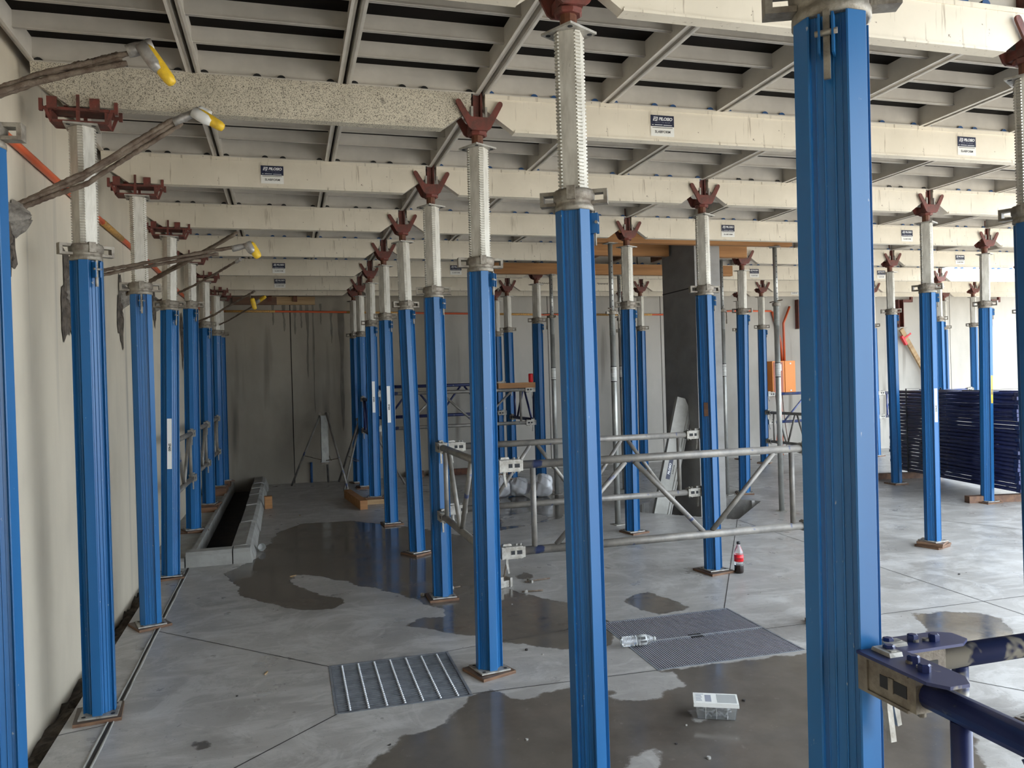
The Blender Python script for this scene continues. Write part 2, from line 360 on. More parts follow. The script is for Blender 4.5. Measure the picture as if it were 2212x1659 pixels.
# rubble-filled gap between wall and slab
mb = MB()
ys = [2.0+.06*i for i in range(95)]
for i, y in enumerate(ys):
    for x in (WX+.001, -1.16, -1.12, FX0+.01): mb.v.append((x, y, fz(x, y)-.05+random.uniform(-.03, .02)))
for i in range(len(ys)-1):
    for j in range(3): mb.f.append([i*4+j, i*4+j+1, i*4+j+5, i*4+j+4]); mb.sm.append(False); mb.mi.append(0)
tag(ob('wall_gap_rubble', mb.mesh('wall_gap_rubble', CAVITY)), 'dark rubble filling the gap along the left wall base', 'rubble', kind='stuff')
mb = MB().box(-80, 80, -80, 80, -.62, -.60)
tag(ob('outside_ground', mb.mesh('outside_ground', GROUND)), 'sunlit open ground outside the building', kind='structure')

# ------------------------------------------------------------------ walls, column, ceiling
wl_root = tag(ob('wall_left', None), 'beige precast concrete wall along the left side', kind='structure')
for a, b in ((-8.0, 1.6), (1.612, 7.75), (7.762, WY+.2)):
    mb = MB().box(WX-.18, WX, a, b, -.4, 3.9); ob('wall_panel', mb.mesh('wall_panel', WALL), wl_root)
wb_root = tag(ob('wall_back', None), 'grey precast concrete panels of the back wall', kind='structure')
jx = [WX-.1]+[.075+2.135*i for i in range(8)]+[17.2]
for i in range(len(jx)-1):
    a, b = jx[i]+.006, jx[i+1]-.006
    mb = MB().box(a-jx[i], b-jx[i], 0, .18, -.4, 3.9); ob('wall_panel', mb.mesh('wall_panel', WALLB_DARK if i < 2 else WALLB), wb_root, (jx[i], WY, 0))
mb = MB().box(WX-.2, 17.4, WY+.06, WY+.2, -.4, 3.9); ob('joint_backing', mb.mesh('joint_backing', SEAL), wb_root)
mb = MB().box(WX-.17, WX-.06, -8, WY, -.4, 3.9); ob('joint_backing', mb.mesh('joint_backing', SEAL), wl_root)
# water stains running down the back wall
STAIN = mat('water_stain', (.15, .132, .105), .7, 0, (.20, .18, .145), 14, (1, 1, .3))
for x, z0, z1, wd in [(.24, 2.93, 2.55, .05), (.33, 2.93, 1.75, .06), (.42, 2.94, 1.2, .045), (.14, 2.92, 2.45, .06), (.86, 2.82, .9, .11), (1.10, 2.80, 1.0, .08), (.70, 2.80, 2.3, .05), (1.32, 2.80, 2.62, .04), (-.18, 2.95, 2.6, .05), (-.02, 2.95, 2.5, .06), (.55, 2.94, 2.6, .04)]:
    n = 22; vs = []; cx = x; ph = random.uniform(0, 6)
    for i in range(n+1):
        t = i/n; ww = wd*(.55+.45*math.sin(ph+t*5)**2)*(1-.6*t)*(1 if i < n else .15); cx += random.uniform(-.004, .004)
        vs += [(cx-ww/2, 0, z0+(z1-z0)*t), (cx+ww/2, 0, z0+(z1-z0)*t)]
    mb = MB().add(vs, [(2*i, 2*i+1, 2*i+3, 2*i+2) for i in range(n)])
    ob('water_stain', mb.mesh('water_stain', STAIN), wb_root, (0, WY-.0015, 0))
mb = MB().box(-.16, .16, -.4, .4, -.38, 3.6)
col = thing('concrete_column', 'grey concrete column standing in a square pit in the floor', 'column', (4.63, 8.45, 0))
ob('shaft', mb.mesh('shaft', COLC), col)
for z in (2.62, .55):
    mb = MB().box(-.163, .163, -.403, .403, z, z+.012); ob('form_line', mb.mesh('form_line', SEAL if z > 1 else COLC), col)
# deck plate above the panels (dark film ply), open along the lines of prop heads to the right
dk = tag(ob('ceiling', None), 'dark plywood deck over the aluminium formwork', kind='structure')
def deck(x0, x1, y0, y1):
    ob('deck_sheet', MB().box(0, x1-x0, 0, y1-y0, 0, .038).mesh('deck_sheet', PLY_K), dk, (x0, y0, ZD+.002))
g_ = .035
deck(WX-.2, 3.55, -6.0, 2.86)                                   # out-of-view deck edge stepped to let in more sky light from the right
for a, b in ((WX-.2, 3.317-g_), (3.317+g_, 5.75)): deck(a, b, 2.86, 4.33)
for a, b in ((WX-.2, 3.317-g_), (3.317+g_, 5.567-g_), (5.567+g_, 7.3)): deck(a, b, 4.33, 5.83)
for a, b in ((WX-.2, 3.317-g_), (3.317+g_, 5.567-g_), (5.567+g_, 9.0)): deck(a, b, 5.83, 7.3)
for a, b in ((WX-.2, 7.817-g_), (7.817+g_, 10.8)): deck(a, b, 7.3, 9.0)
deck(WX-.2, 10.0, 9.0, 10.3); deck(WX-.2, 13.4, 10.3, 11.0); deck(WX-.2, 15.2, 11.0, WY+.2)
wr = tag(ob('rear_light_blocker', MB().box(WX, 2.6, -5.2, -5.0, -.4, 3.35).mesh('rear_light_blocker', WALL)), 'added unseen wall behind the camera that darkens camera-facing sides', kind='structure')  # blocker added out of view to keep camera-facing surfaces darker

# ------------------------------------------------------------------ shoring prop meshes
def prop_profile(h=.0655):
    e = .0135; half = [(h-e, .007), (h-e+.003, .008), (h-e+.003, .0105), (h-e, .0115), (h-e, .0215), (h-e+.002, .022), (h-e+.002, .0235), (h-e, .024), (h-e, .0315), (h, .033), (h, .0365)]
    q = [(x, -y) for x, y in half[::-1]]+half
    out = []
    for i in range(4):
        c_, s_ = math.cos(i*math.pi/2), math.sin(i*math.pi/2)
        out += [(x*c_-y*s_, x*s_+y*c_) for x, y in q]
    return out
OUT_M = MB().prism(prop_profile(), lambda x, y: (x, y, 0), lambda x, y: (x, y, 1)).mesh('outer_tube', BLUE)
def inner_mesh(L=.92, pitch=.0135):
    r, c_ = .0475, .029
    def ring(z, o):
        vs = []
        for i in range(4):
            a = i*math.pi/2; ca, sa = math.cos(a), math.sin(a); k = o/math.sqrt(2)
            for x, y in ((r, -c_), (r, c_), (r-.001+k, c_+.001+k), (c_+.001+k, r-.001+k)):
                vs.append((x*ca-y*sa, x*sa+y*ca, z))
        return vs
    vs = []; nz = int(L/pitch); z = -L; rows = 0
    for i in range(nz):
        for dz, o in ((0, 0), (.30, 0), (.42, .0065), (.86, .0065)):
            vs += ring(z+dz*pitch, o); rows += 1
        z += pitch
    vs += ring(0, 0); rows += 1
    mb = MB(); n = 16
    mb.add(vs, [(i*n+j, i*n+(j+1) % n, (i+1)*n+(j+1) % n, (i+1)*n+j) for i in range(rows-1) for j in range(n)])
    return mb.mesh('inner_tube', GALV)
INN_M = inner_mesh()
INN_S = MB().prism([(.0475*1, -.031), (.0475, .031), (.031, .0475), (-.031, .0475), (-.0475, .031), (-.0475, -.031), (-.031, -.0475), (.031, -.0475)], lambda x, y: (x*1.06, y*1.06, -.92), lambda x, y: (x*1.06, y*1.06, 0)).mesh('inner_tube', GALV)
def collar_mesh():
    mb = MB().lathe([(.069, -.02), (.074, -.018), (.074, 0), (.070, .004), (.070, .018), (.078, .022), (.080, .050), (.074, .060), (.060, .062)], 20, True)
    for a in (0, math.pi):                        # two lugs with a through hole
        ca = math.cos(a)
        for x0, x1, z0, z1 in ((.068, .128, .046, .060), (.068, .128, .006, .018), (.114, .128, .018, .046)):
            mb.box(min(x0*ca, x1*ca), max(x0*ca, x1*ca), -.020, .020, z0, z1)
    for a in (math.pi/2, -math.pi/2):             # raised bosses
        s_ = math.sin(a); mb.box(-.016, .016, min(.06*s_, .084*s_), max(.06*s_, .084*s_), .016, .066)
    return mb.mesh('collar', COLLAR)
COL_M = collar_mesh()
def plate_mesh(h, t, holes=True):
    mb = MB().box(-h, h, -h, h, 0, t)
    if holes:
        for sx in (-1, 1):
            for sy in (-1, 1): mb.tube((sx*h*.74, sy*h*.74, -.0012), (sx*h*.74, sy*h*.74, t+.0012), .010, 10, mi=1)
    return mb
BASE_M = plate_mesh(.088, .008).mesh('base_plate', PLATE, CLAMP_D)
TOP_M = plate_mesh(.075, .009).mesh('head_plate', PLATE, CLAMP_D)
def latch_mesh():
    mb = MB()
    for y in (-.014, .010): mb.box(.060, .092, y, y+.004, -.085, -.01)
    mb.box(.074, .082, -.006, .006, -.13, .0, mi=1); mb.tube((.086, -.020, -.045), (.086, .020, -.045), .006, 8, mi=1)
    return mb.mesh('latch', BLUE, COLLAR)
LAT_M = latch_mesh()
def xz(y): return lambda x, z: (x, y, z)
def wing_mesh():
    half = [(0, .078), (.045, .078), (.062, .090), (.080, .125), (.132, .222), (.133, .234), (.126, .243), (.115, .244), (.106, .238), (.058, .160), (.046, .150), (0, .150)]
    poly = half+[(-x, z) for x, z in half[::-1]]
    poly = [p for i, p in enumerate(poly) if i == 0 or p != poly[i-1]]
    if poly[0] == poly[-1]: poly = poly[:-1]
    return MB().prism(poly, xz(-.006), xz(.006)).mesh('wing', RED)
WING_M = wing_mesh()
PIN_M = MB().tube((0, 0, 0), (0, 0, .09), .033, 10, smooth=False).mesh('pin', RUST)
HUB_M = MB().box(-.045, .045, -.060, .060, .088, .128).lathe([(.048, .062), (.056, .068), (.056, .082), (.046, .090)], 8, False).mesh('hub', RED)
STEM_M = MB().box(-.024, .024, -.010, .010, .12, .375).box(-.027, -.015, -.030, .030, .12, .375).box(.015, .027, -.030, .030, .12, .375).mesh('stem', RED)
SPIG_M = MB().box(-.006, .006, -.006, .006, 0, .062).mesh('stop_lug', CLAMP)
def carriage_mesh(front):
    mb = MB()
    y = -.060
    mb.box(-.125, .115, y, y+.008, 0, .012); mb.box(-.145, .135, y, y+.008, .058, .072); mb.box(-.012, .004, y-.004, y+.008, 0, .072)
    for sx in (-1, 1):
        mb.prism([(sx*.115, 0), (sx*.128, 0), (sx*.158, .072), (sx*.140, .072)], xz(y), xz(y+.008))
        mb.box(sx*.165-.008, sx*.165+.008, y-.004, y+.012, .05, .108); mb.box(min(sx*.14, sx*.17), max(sx*.14, sx*.17), y-.002, y+.01, .058, .070)
    for x in (-.115, .072): mb.box(x-.022, x+.022, y-.012, y-.002, .060, .118)
    mb.box(-.008, .006, y-.014, y-.004, .06, .132)
    return mb.mesh('side_frame', RED)
CARF_M = carriage_mesh(True)
CARB_M = MB().box(-.12, .11, -.055, .055, .002, .010).box(-.13, .12, -.055, .055, .060, .068).box(.112, .122, -.055, .055, .0, .07).box(-.13, -.12, -.055, .055, 0, .07).mesh('cradle', RED)
PAD_M = MB().box(-.107, .107, -.107, .107, 0, .017).mesh('pad', PLY_B)
PAD_M.materials.append(PLY_E)
for p in PAD_M.polygons:
    if abs(p.normal.z) < .5: p.material_index = 1

def shoring_prop(base, head, zc, label, rot=.3, head_kind='drop', zb=None, pads=1, padrot=.2, fine=True, padlabel=None, rowtxt='', padsize=1.0, zt=ZP, latch=1.5):
    bx, by = base; hx, hy = head
    g = fz(bx, by) if zb is None else zb
    z0 = g+.017*pads+.0005
    v = Vector((hx-bx, hy-by, zt-.009-z0)); L = v.length
    q = Vector((0, 0, 1)).rotation_difference(v.normalized())
    t = thing('shoring_prop', label, 'prop', (bx, by, z0), q.to_euler(), 'blue aluminium shoring props')
    k = (zc-z0)/(zt-z0)*L
    ob('base_plate', BASE_M, t, (0, 0, 0), (0, 0, padrot*.6))
    ob('outer_tube', OUT_M, t, (0, 0, .008), (0, 0, rot), (1, 1, k-.028))
    ob('collar', COL_M, t, (0, 0, k), (0, 0, math.atan2(-by, -bx)+math.pi/2+random.uniform(-.45, .45)))
    if fine: ob('latch', LAT_M, t, (0, 0, k-.02), (0, 0, rot+math.pi*latch))
    ob('inner_tube', INN_M if fine else INN_S, t, (0, 0, L), (0, 0, rot))
    hp = ob('head_plate', TOP_M, t, (0, 0, L), (0, 0, .5 if head_kind == 'drop' else .1))
    if head_kind == 'drop':
        h = ob('drop_head', HUB_M, t, (0, 0, L+.009))
        ob('pin', PIN_M, h); ob('stem', STEM_M, h)
        ob('wing', WING_M, h, (0, -.066, 0)); ob('wing', WING_M, h, (0, .066, 0))
        for sx in (-1, 1): ob('stop_lug', SPIG_M, h, (sx*.040, -.055, .150))
    else:
        h = ob('beam_cradle', CARB_M, t, (0, 0, L+.009))
        ob('side_frame', CARF_M, h); ob('side_frame', CARF_M, h, (0, 0, 0), (0, 0, math.pi))
    for i in range(pads):
        tag(ob('plywood_pad', PAD_M, None, (bx+random.uniform(-.012, .012), by+random.uniform(-.012, .012), g+.0003+i*.017), (math.atan(.0184), 0, padrot+i*.12), (padsize, padsize, 1)),
            (padlabel or f'brown film-faced plywood pad under the {rowtxt}')+(f', {["bottom", "middle", "top"][i]} of three' if pads == 3 else (f', {["lower", "upper"][i]} of two' if pads == 2 else '')), 'plywood pad', 'plywood pads under prop feet')
    return t, L

ROW = dict(L='row along the left wall', M='middle row', R='third row from the left wall', S='fourth row from the left wall', T='fifth row from the left wall', U='sixth row from the left wall', V='seventh row from the left wall')
ROWP = dict(L='wall row', M='middle row', R='third row', S='fourth row', T='fifth row', U='sixth row', V='seventh row')
PR = {}
def P_(c, k, base=None, zc=2.35, rot=.3, **kw):
    first = dict(L=1, M=0, R=1, S=3, T=4, U=5, V=6)[c]
    n = k-first+1
    x = XC[c]; y = YB(k)
    head = kw.pop('head', (x, y)); base = base or (x+random.uniform(-.015, .015), y+random.uniform(-.02, .02))
    extra = kw.pop('extra', '')
    lab = f'blue prop, {ORD[n]} from the camera in the {ROW[c]}'
    PR[c, k] = shoring_prop(base, head, zc, lab, rot, rowtxt=f'{ORD[n]} blue prop of the {ROWP[c]}', padrot=kw.pop('padrot', random.uniform(-.5, .5)), **kw)
    return PR[c, k]
cr = dict(head_kind='cradle')
P_('L', 1, (-.895, 2.83), 2.42, 0.5, head=(-.905, 2.83), **cr)
P_('L', 2, (-.946, 4.382), 2.30, 0.8, padrot=.12, **cr)
P_('L', 3, (-.933, 5.83), 2.30, 0.22, padrot=.5, **cr)
P_('L', 4, (-.98, 7.16), 2.33, 0.82, padrot=.2, **cr)
P_('L', 5, (-.975, 8.83), 2.49, 0.82, zb=.165, **cr)
P_('L', 6, (-.96, 10.33), 2.40, 0.72, zb=.215, **cr)
P_('L', 7, (-.96, 11.83), 2.40, 0.71, zb=.255, fine=False, **cr)
P_('L', 8, (-.94, 12.50), 2.42, 0.86, zb=.255, head=(-.935, 12.50), fine=False, **cr)
P_('M', 0, (1.036, 1.33), 2.33, 0.8, head=(1.058, 1.33), latch=1.0)
P_('M', 1, (1.075, 2.83), 2.28, 1.0)
P_('M', 2, (1.042, 4.297), 2.26, 0.87, padrot=.35)
P_('M', 3, (1.063, 5.781), 2.28, 0.88, padrot=.0)
P_('M', 4, (1.112, 7.275), 2.33, 0.86, padrot=.6)
P_('M', 5, (1.062, 8.757), 2.355, 0.8, padrot=.1)
P_('M', 6, (1.052, 10.319), 2.40, 0.83, zb=.17)
P_('M', 7, (1.06, 11.83), 2.36, 0.74, zb=.125, fine=False)
P_('M', 8, (1.02, 12.52), 2.38, 0.82, head=(1.03, 12.52), fine=False)
P_('R', 1, (3.30, 2.83), 2.30, 0.87, head=(3.287, 2.83))
P_('R', 2, (3.27, 4.33), 2.30, 0.8)
P_('R', 3, (3.29, 5.757), 2.30, 0.84, padrot=.2, padsize=1.1)
P_('R', 4, (3.317, 7.375), 2.33, 0.83, padrot=.3)
P_('R', 5, zc=2.36, rot=0.72)
P_('R', 6, zc=2.42, rot=0.85)
P_('R', 7, zc=2.40, rot=0.82, fine=False)
P_('R', 8, head=(3.317, 12.52), base=(3.32, 12.52), zc=2.38, fine=False, rot=0.76)
P_('S', 3, (5.551, 5.83), 2.33, 0.72, pads=3, padrot=.35)
P_('S', 4, zc=2.35, rot=0.87)
P_('S', 5, (5.64, 9.02), 2.405, 0.8)
P_('S', 6, zc=2.4, rot=0.84, fine=False)
P_('S', 7, zc=2.40, rot=0.87, fine=False)
P_('S', 8, head=(5.567, 12.52), base=(5.56, 12.52), zc=2.40, fine=False, rot=0.84)
P_('T', 4, (7.806, 7.371), 2.335, 0.88, padrot=.1, padsize=1.15)
P_('T', 5, (7.90, 8.90), 2.39, 0.78, padrot=.0)
P_('T', 6, zc=2.38, rot=0.85)
P_('T', 7, zc=2.40, rot=0.79, padrot=0.79)
P_('T', 8, head=(7.817, 12.52), base=(7.82, 12.52), zc=2.40, fine=False, rot=0.88)
P_('U', 5, zc=2.38, rot=0.87)
P_('U', 6, zc=2.40, rot=0.73)
P_('U', 7, zc=2.40, rot=0.73, fine=False)
P_('U', 8, head=(10.067, 12.52), base=(10.06, 12.52), zc=2.40, fine=False, rot=0.75)
P_('V', 6, zc=2.40, rot=0.88)
P_('V', 7, zc=2.40, rot=0.79, fine=False)
P_('V', 8, head=(12.317, 12.52), base=(12.32, 12.52), zc=2.40, fine=False, rot=0.82)

# white and yellow stickers with lettering on some of the tubes
def prop_label(c, k, z, ang, h=.42, w_=.036, m_=WHITE, txt='SP400', dist=.0727):
    t, L = PR[c, k]
    ro = [o for o in t.children if o.name.startswith('outer_tube')][0].rotation_euler.z
    if dist > .06: ang = min((ro+math.pi/4+i*math.pi/2 for i in range(-6, 6)), key=lambda q: abs(math.remainder(q-ang, 2*math.pi)))
    d = Vector((math.cos(ang), math.sin(ang), 0))
    o = ob('label', MB().box(-w_/2, w_/2, -.0005, .0005, -h/2, h/2).mesh('label', m_), t, d*dist+Vector((0, 0, z)), (0, 0, ang+math.pi/2))
    if txt:
        ob('lettering', text_mesh(txt, .026, INK, 0, .0008), o, (0, -.0008, -.03), (0, math.pi/2, 0))
prop_label('L', 4, 1.10, math.radians(-80), .42)
prop_label('M', 5, 1.30, math.radians(-106), .40)
prop_label('M', 6, 1.28, math.radians(-104), .40)
prop_label('R', 3, 1.30, math.radians(-135), .11, .034, TIMB_D, '', .0585)
prop_label('S', 3, 1.22, math.radians(-98), .30, .03)
prop_label('T', 4, 1.30, math.radians(-95), .32, .03, YELLOW)

# ------------------------------------------------------------------ main beams
LB = 2.25-.08
def beam_mesh(m_):
    L = LB
    mb = MB().prism([(0, .2), (0, .115), (.165, 0), (L-.165, 0), (L, .115), (L, .2)], xz(-.046), xz(.006))
    mb.box(.165, L-.165, -.053, .013, -.002, .008).box(0, L, -.051, .011, .180, .202).box(.17, L-.17, -.0485, .0085, .008, .016)
    return mb.mesh('beam_body', m_)
BEAM_M = beam_mesh(CREAM); BEAM_S = beam_mesh(SPECK)
PEG_K = MB().tube((0, -.045, 0), (0, -.018, 0), .023, 14).mesh('peg', BLACK); PEG_B = MB().tube((0, -.045, 0), (0, -.018, 0), .023, 14).mesh('peg', BLUE_D)
LABEL_W = MB().box(-.076, .076, -.0008, 0, -.062, .062).mesh('label', WHITE)
LABEL_N = MB().box(-.076, .076, -.0005, 0, -.004, .062).mesh('label_print', NAVY)
def logo_mesh():
    mb = MB(); sh = lambda x, z: (x+.22*z, z)
    for a, b, c_, d_ in ((-.068, -.040, .047, .052), (-.046, -.040, .028, .052), (-.068, -.050, .038, .043), (-.068, -.062, .028, .043), (-.058, -.040, .028, .033)):
        mb.prism([sh(a, c_), sh(b, c_), sh(b, d_), sh(a, d_)], xz(-.0006), xz(0))
    mb.box(-.068, -.058, -.0006, 0, .004, .0065).box(-.05, .0, -.0006, 0, .004, .007).box(.006, .062, -.0006, 0, .003, .006)
    return mb.mesh('logo', INKW)
LOGO_M = logo_mesh()
RULE_M = MB().box(-.066, .066, -.0006, 0, -.013, -.010).mesh('rule', INK)
STICK = {(2, 1), (2, 2), (3, 0), (3, 1), (3, 2), (4, 2), (4, 3), (5, 4), (6, 0), (6, 1), (6, 3), (6, 4), (7, 0), (8, 4), (7, 3)}
BAYN = ['between the left wall and the middle prop row', 'between the middle and third prop rows', 'between the third and fourth prop rows', 'between the fourth and fifth prop rows', 'between the fifth and sixth prop rows', 'between the sixth and seventh prop rows', 'right of the seventh prop row']
for k in range(1, 9):
    for b in range(7):
        x0 = BAY[b]+.04
        if x0 > 1.16*YB(k)+.4: continue
        if (k, b) == (5, 2): continue          # the column stands here: timber infill instead
        y = YB(k) if k < 8 else 12.52
        speck = (k, b) == (2, 0)
        lab = ('concrete-spattered' if speck else 'cream')+' formwork beam'+(' with logo sticker' if (k, b) in STICK else '')+f' {BAYN[b]}, {ORD[k]} line back'
        t = thing('formwork_beam', lab, 'beam', (x0, y, ZB0), group='cream formwork beams')
        ob('beam_body', BEAM_S if speck else BEAM_M, t)
        if k <= 6:
            for i in range(3):
                for fr in (.064, .32, .44, .69):
                    ob('peg', PEG_K if (b == 0 and k <= 4) or (k == 3 and b == 2) else PEG_B, t, (i*.75+fr-.03, 0, .203))
        if (k, b) == (7, 2):
            for sx in (.48, 1.45):
                ob('marker_scrawl', MB().path([(sx+.013*i, -.047, .118+.018*math.sin(2.3*i)*(1 if i % 3 else .3)) for i in range(15)], .004, 5).mesh('marker_scrawl', INK), t)
        if (k, b) in STICK:
            s_ = ob('label', LABEL_W, t, (LB/2, -.0462, .092), (0, 0, 0)); tag(s_, 'white and navy sticker with the maker name and SLABFORM')
            ob('label_print', LABEL_N, s_, (0, -.0009, 0)); ob('logo', LOGO_M, s_, (0, -.0015, 0)); ob('rule', RULE_M, s_, (0, -.0009, 0))
            ob('lettering', text_mesh('PILOSIO', .0255, INKW, .22, .0008, .95), s_, (.020, -.0016, .040))
            ob('lettering', text_mesh('BUILT TO BUILD', .009, INKG, .1, 0, 1.5), s_, (.002, -.0016, .020))
            ob('lettering', text_mesh('SLABFORM', .021, INK, .1, .00025, 1.0), s_, (0, -.0010, -.036))

# ------------------------------------------------------------------ deck panels
PW, PD = .730, 1.46
def lbox(mb, x0, x1, y0, y1, z0, z1): return mb.box(x0, x1, y0, y1, z0, z1)
SIDE_L = MB().box(0, .012, 0, PD, 0, .125).box(0, .026, 0, PD, 0, .007).mesh('side_rail', PANEL)
SIDE_R = MB().box(-.012, 0, 0, PD, 0, .125).box(-.026, 0, 0, PD, 0, .007).mesh('side_rail', PANEL)
END_A = MB().box(.012, PW-.012, 0, .012, 0, .125).box(.012, PW-.012, 0, .03, 0, .007).mesh('end_rail', PANEL)
END_B = MB().box(.012, PW-.012, -.012, 0, 0, .125).box(.012, PW-.012, -.03, 0, 0, .007).mesh('end_rail', PANEL)
RIB_M = MB().box(.012, PW-.012, -.005, .005, .046, .125).box(.012, PW-.012, -.011, .011, .046, .051).mesh('rib', PANEL)
SKIN_M = MB().box(0, PW, 0, PD, .1255, .139).mesh('skin', PLY_K)
for k in range(1, 8):
    ya, yb = YB(k), (YB(k+1) if k < 7 else 12.52)
    n = 0
    for b in range(7):
        for i in range(3):
            x0 = BAY[b]+.0375+i*.745-.004*(1-i)
            if x0 > 1.17*yb+.2: continue
            n += 1
            if b == 2 and k in (4, 5): continue     # timber infill around the column
            if b >= 5 and k == 5: continue          # panels left out so sky light reaches the far-right beams
            sc = (yb-ya-.04)/PD
            t = thing('deck_panel', f'white ribbed formwork panel, {ORD[n]} from the left wall, {ORD[k]} row of the deck', 'panel', (x0, ya+.02, ZB1+.002), group='white ribbed deck panels')
            ob('skin', SKIN_M, t, scale=(1, sc, 1)); ob('side_rail', SIDE_L, t, scale=(1, sc, 1)); ob('side_rail', SIDE_R, t, (PW, 0, 0), scale=(1, sc, 1))
            ob('end_rail', END_A, t); ob('end_rail', END_B, t, (0, PD*sc, 0))
            nr = 4 if sc > .8 else 1
            for j in range(nr): ob('rib', RIB_M, t, (0, PD*sc*(j+1)/(nr+1), 0))

# ------------------------------------------------------------------ bracing frames
def clamp_mesh():
    mb = MB().box(0, .135, -.030, .030, -.030, .030)
    mb.box(.050, .115, -.0315, .0315, -.011, .011, mi=1).box(.072, .084, -.033, .033, -.013, .013)
    mb.box(-.004, .02, -.034, .034, -.034, .034).box(.01, .12, -.034, .034, .028, .034).box(.01, .12, -.034, .034, -.034, -.028)
    for x in (.09, .115): mb.tube((x, 0, -.045), (x, 0, .045), .007, 6)
    return mb.mesh('clamp', CLAMP, CLAMP_D)
CLAMP_M = clamp_mesh()
DIRTY = mat('dirty_clamp', (.23, .20, .155), .6, .2, (.13, .105, .08), 22, bump=.3)
CLAMP_B = CLAMP_M.copy(); CLAMP_B.materials[0] = DIRTY
_mb = MB().prism([(.0, -.040), (.17, -.040), (.20, -.02), (.20, .02), (.17, .040), (.0, .040)], lambda x, y: (x, y, .0345), lambda x, y: (x, y, .0405))
for _x in (.03, .09, .13): _mb.lathe([(.011, .0406), (.011, .052), (.008, .054)], 6, False, c=(_x, .008 if _x < .1 else -.006))
COVER_M = _mb.mesh('cover_plate', TUBE_N)
WEDGE_M = MB().prism([(.018, .046), (.052, .050), (.052, .040), (.040, .03), (.038, -.06), (.046, -.12), (.036, -.122), (.024, -.06), (.022, .03)], xz(-.006), xz(.006)).mesh('wedge', CLAMP)
WASH_M = MB().prism([(.006, .036), (.060, .036), (.056, .048), (.012, .048)], xz(-.014), xz(.014)).mesh('wedge_cap', CLAMP)
CHORD = {}
def brace(a, b, zt, zb, label, m_=TUBE, diag=3, flip=False, post_in=.24, group='tubular bracing frames', clamps=True, big=False):
    a = Vector((a[0], a[1], 0)); b = Vector((b[0], b[1], 0)); d = b-a; L = d.length-2*.07
    ang = math.atan2(d.y, d.x)
    t = thing('bracing_frame', label, 'bracing frame', (a+d.normalized()*.07).to_tuple()[:2]+(zb,), (0, 0, ang), group)
    H = zt-zb
    key = (round(L, 3), round(H, 3), m_.name)
    if key not in CHORD:
        CHORD[key] = (MB().tube((.12, 0, 0), (L-.12, 0, 0), .0242, 14).mesh('chord', m_), MB().tube((0, 0, .02), (0, 0, H-.02), .0165, 10).mesh('post', m_))
    ch, po = CHORD[key]
    ob('chord', ch, t); ob('chord', ch, t, (0, 0, H))
    ob('post', po, t, (post_in-.04, 0, 0)); ob('post', po, t, (L-post_in+.04, 0, 0))
    x0, x1 = post_in+.06, L-post_in-.06; n = diag; up_ = not flip
    for i in range(n):
        xa = x0+(x1-x0)*i/n+.03; xb = x0+(x1-x0)*(i+1)/n-.03
        p, q = ((xa, 0, .02), (xb, 0, H-.02)) if up_ else ((xa, 0, H-.02), (xb, 0, .02))
        ob('diagonal', MB().tube(p, q, .0155, 10).mesh('diagonal', m_), t); up_ = not up_
    if clamps:
        for z in (0, H):
            for x, r in ((0, 0), (L, math.pi)):
                c_ = ob('clamp', CLAMP_B if big else CLAMP_M, t, (x, 0, z), (0, 0, r));
                if big: ob('cover_plate', COVER_M, c_)
                ob('wedge', WEDGE_M, c_); ob('wedge_cap', WASH_M, c_)
    return t
def col_(c, k): return (XC[c], YB(k))
brace(col_('M', 2), col_('R', 2), 1.142, .652, 'worn steel bracing frame nearest on the open floor, spanning behind the tall near prop')
brace(col_('M', 3), col_('R', 3), 1.142, .672, 'worn steel bracing frame one line behind the nearest cross frame', diag=4, flip=False)
brace((1.062, 4.31), (1.064, 5.80), 1.155, .655, 'worn steel bracing frame running back between two middle row props', diag=2, flip=True)
brace((-.96, 7.2), (-.955, 8.83), 1.18, .727, 'nearest grey bracing frame along the left wall props', diag=2, flip=True)
brace((-.955, 8.83), (-.945, 10.33), 1.20, .74, 'second grey bracing frame along the left wall props', diag=2, flip=True)
brace((-.945, 10.33), (-.945, 11.83), 1.22, .76, 'farthest grey bracing frame along the left wall props', diag=2, flip=True)
brace((1.056, 1.33), (3.30, 1.33), 1.025, .535, 'navy and grey bracing frame going right from the nearest prop', TUBE_W, diag=3, big=True)
brace((1.056, 1.33), (1.056, -.17), 1.055, .565, 'navy bracing frame coming from the nearest prop towards the camera', TUBE_N, diag=2, flip=True, big=True)
brace((1.06, 10.33), (3.317, 10.33), 1.50, 1.05, 'grey bracing frame with a timber offcut on top, near the back wall', TUBE)
brace((1.06, 11.83), (3.317, 11.83), 1.585, 1.135, 'grey bracing frame right in front of the back wall', TUBE_N, diag=4)
brace((1.056, 10.33), (1.06, 11.83), 1.42, .96, 'grey bracing frame between the far props of the middle row', TUBE_N, diag=2, flip=True)
brace(col_('R', 6), col_('R', 7), 1.52, 1.07, 'dark bracing frame joining two far props of the third row', TUBE_N, diag=2)
brace(col_('T', 7), col_('U', 7), 1.27, .79, 'blue bracing frame below the orange electrical box', TUBE_B)
brace(col_('T', 6), col_('T', 7), .965, .48, 'dark bracing frame in front of the blue frame below the orange box', TUBE, diag=3)
brace(col_('U', 7), col_('V', 7), 1.22, .80, 'blue bracing frame behind the stack of navy frames', TUBE_B)

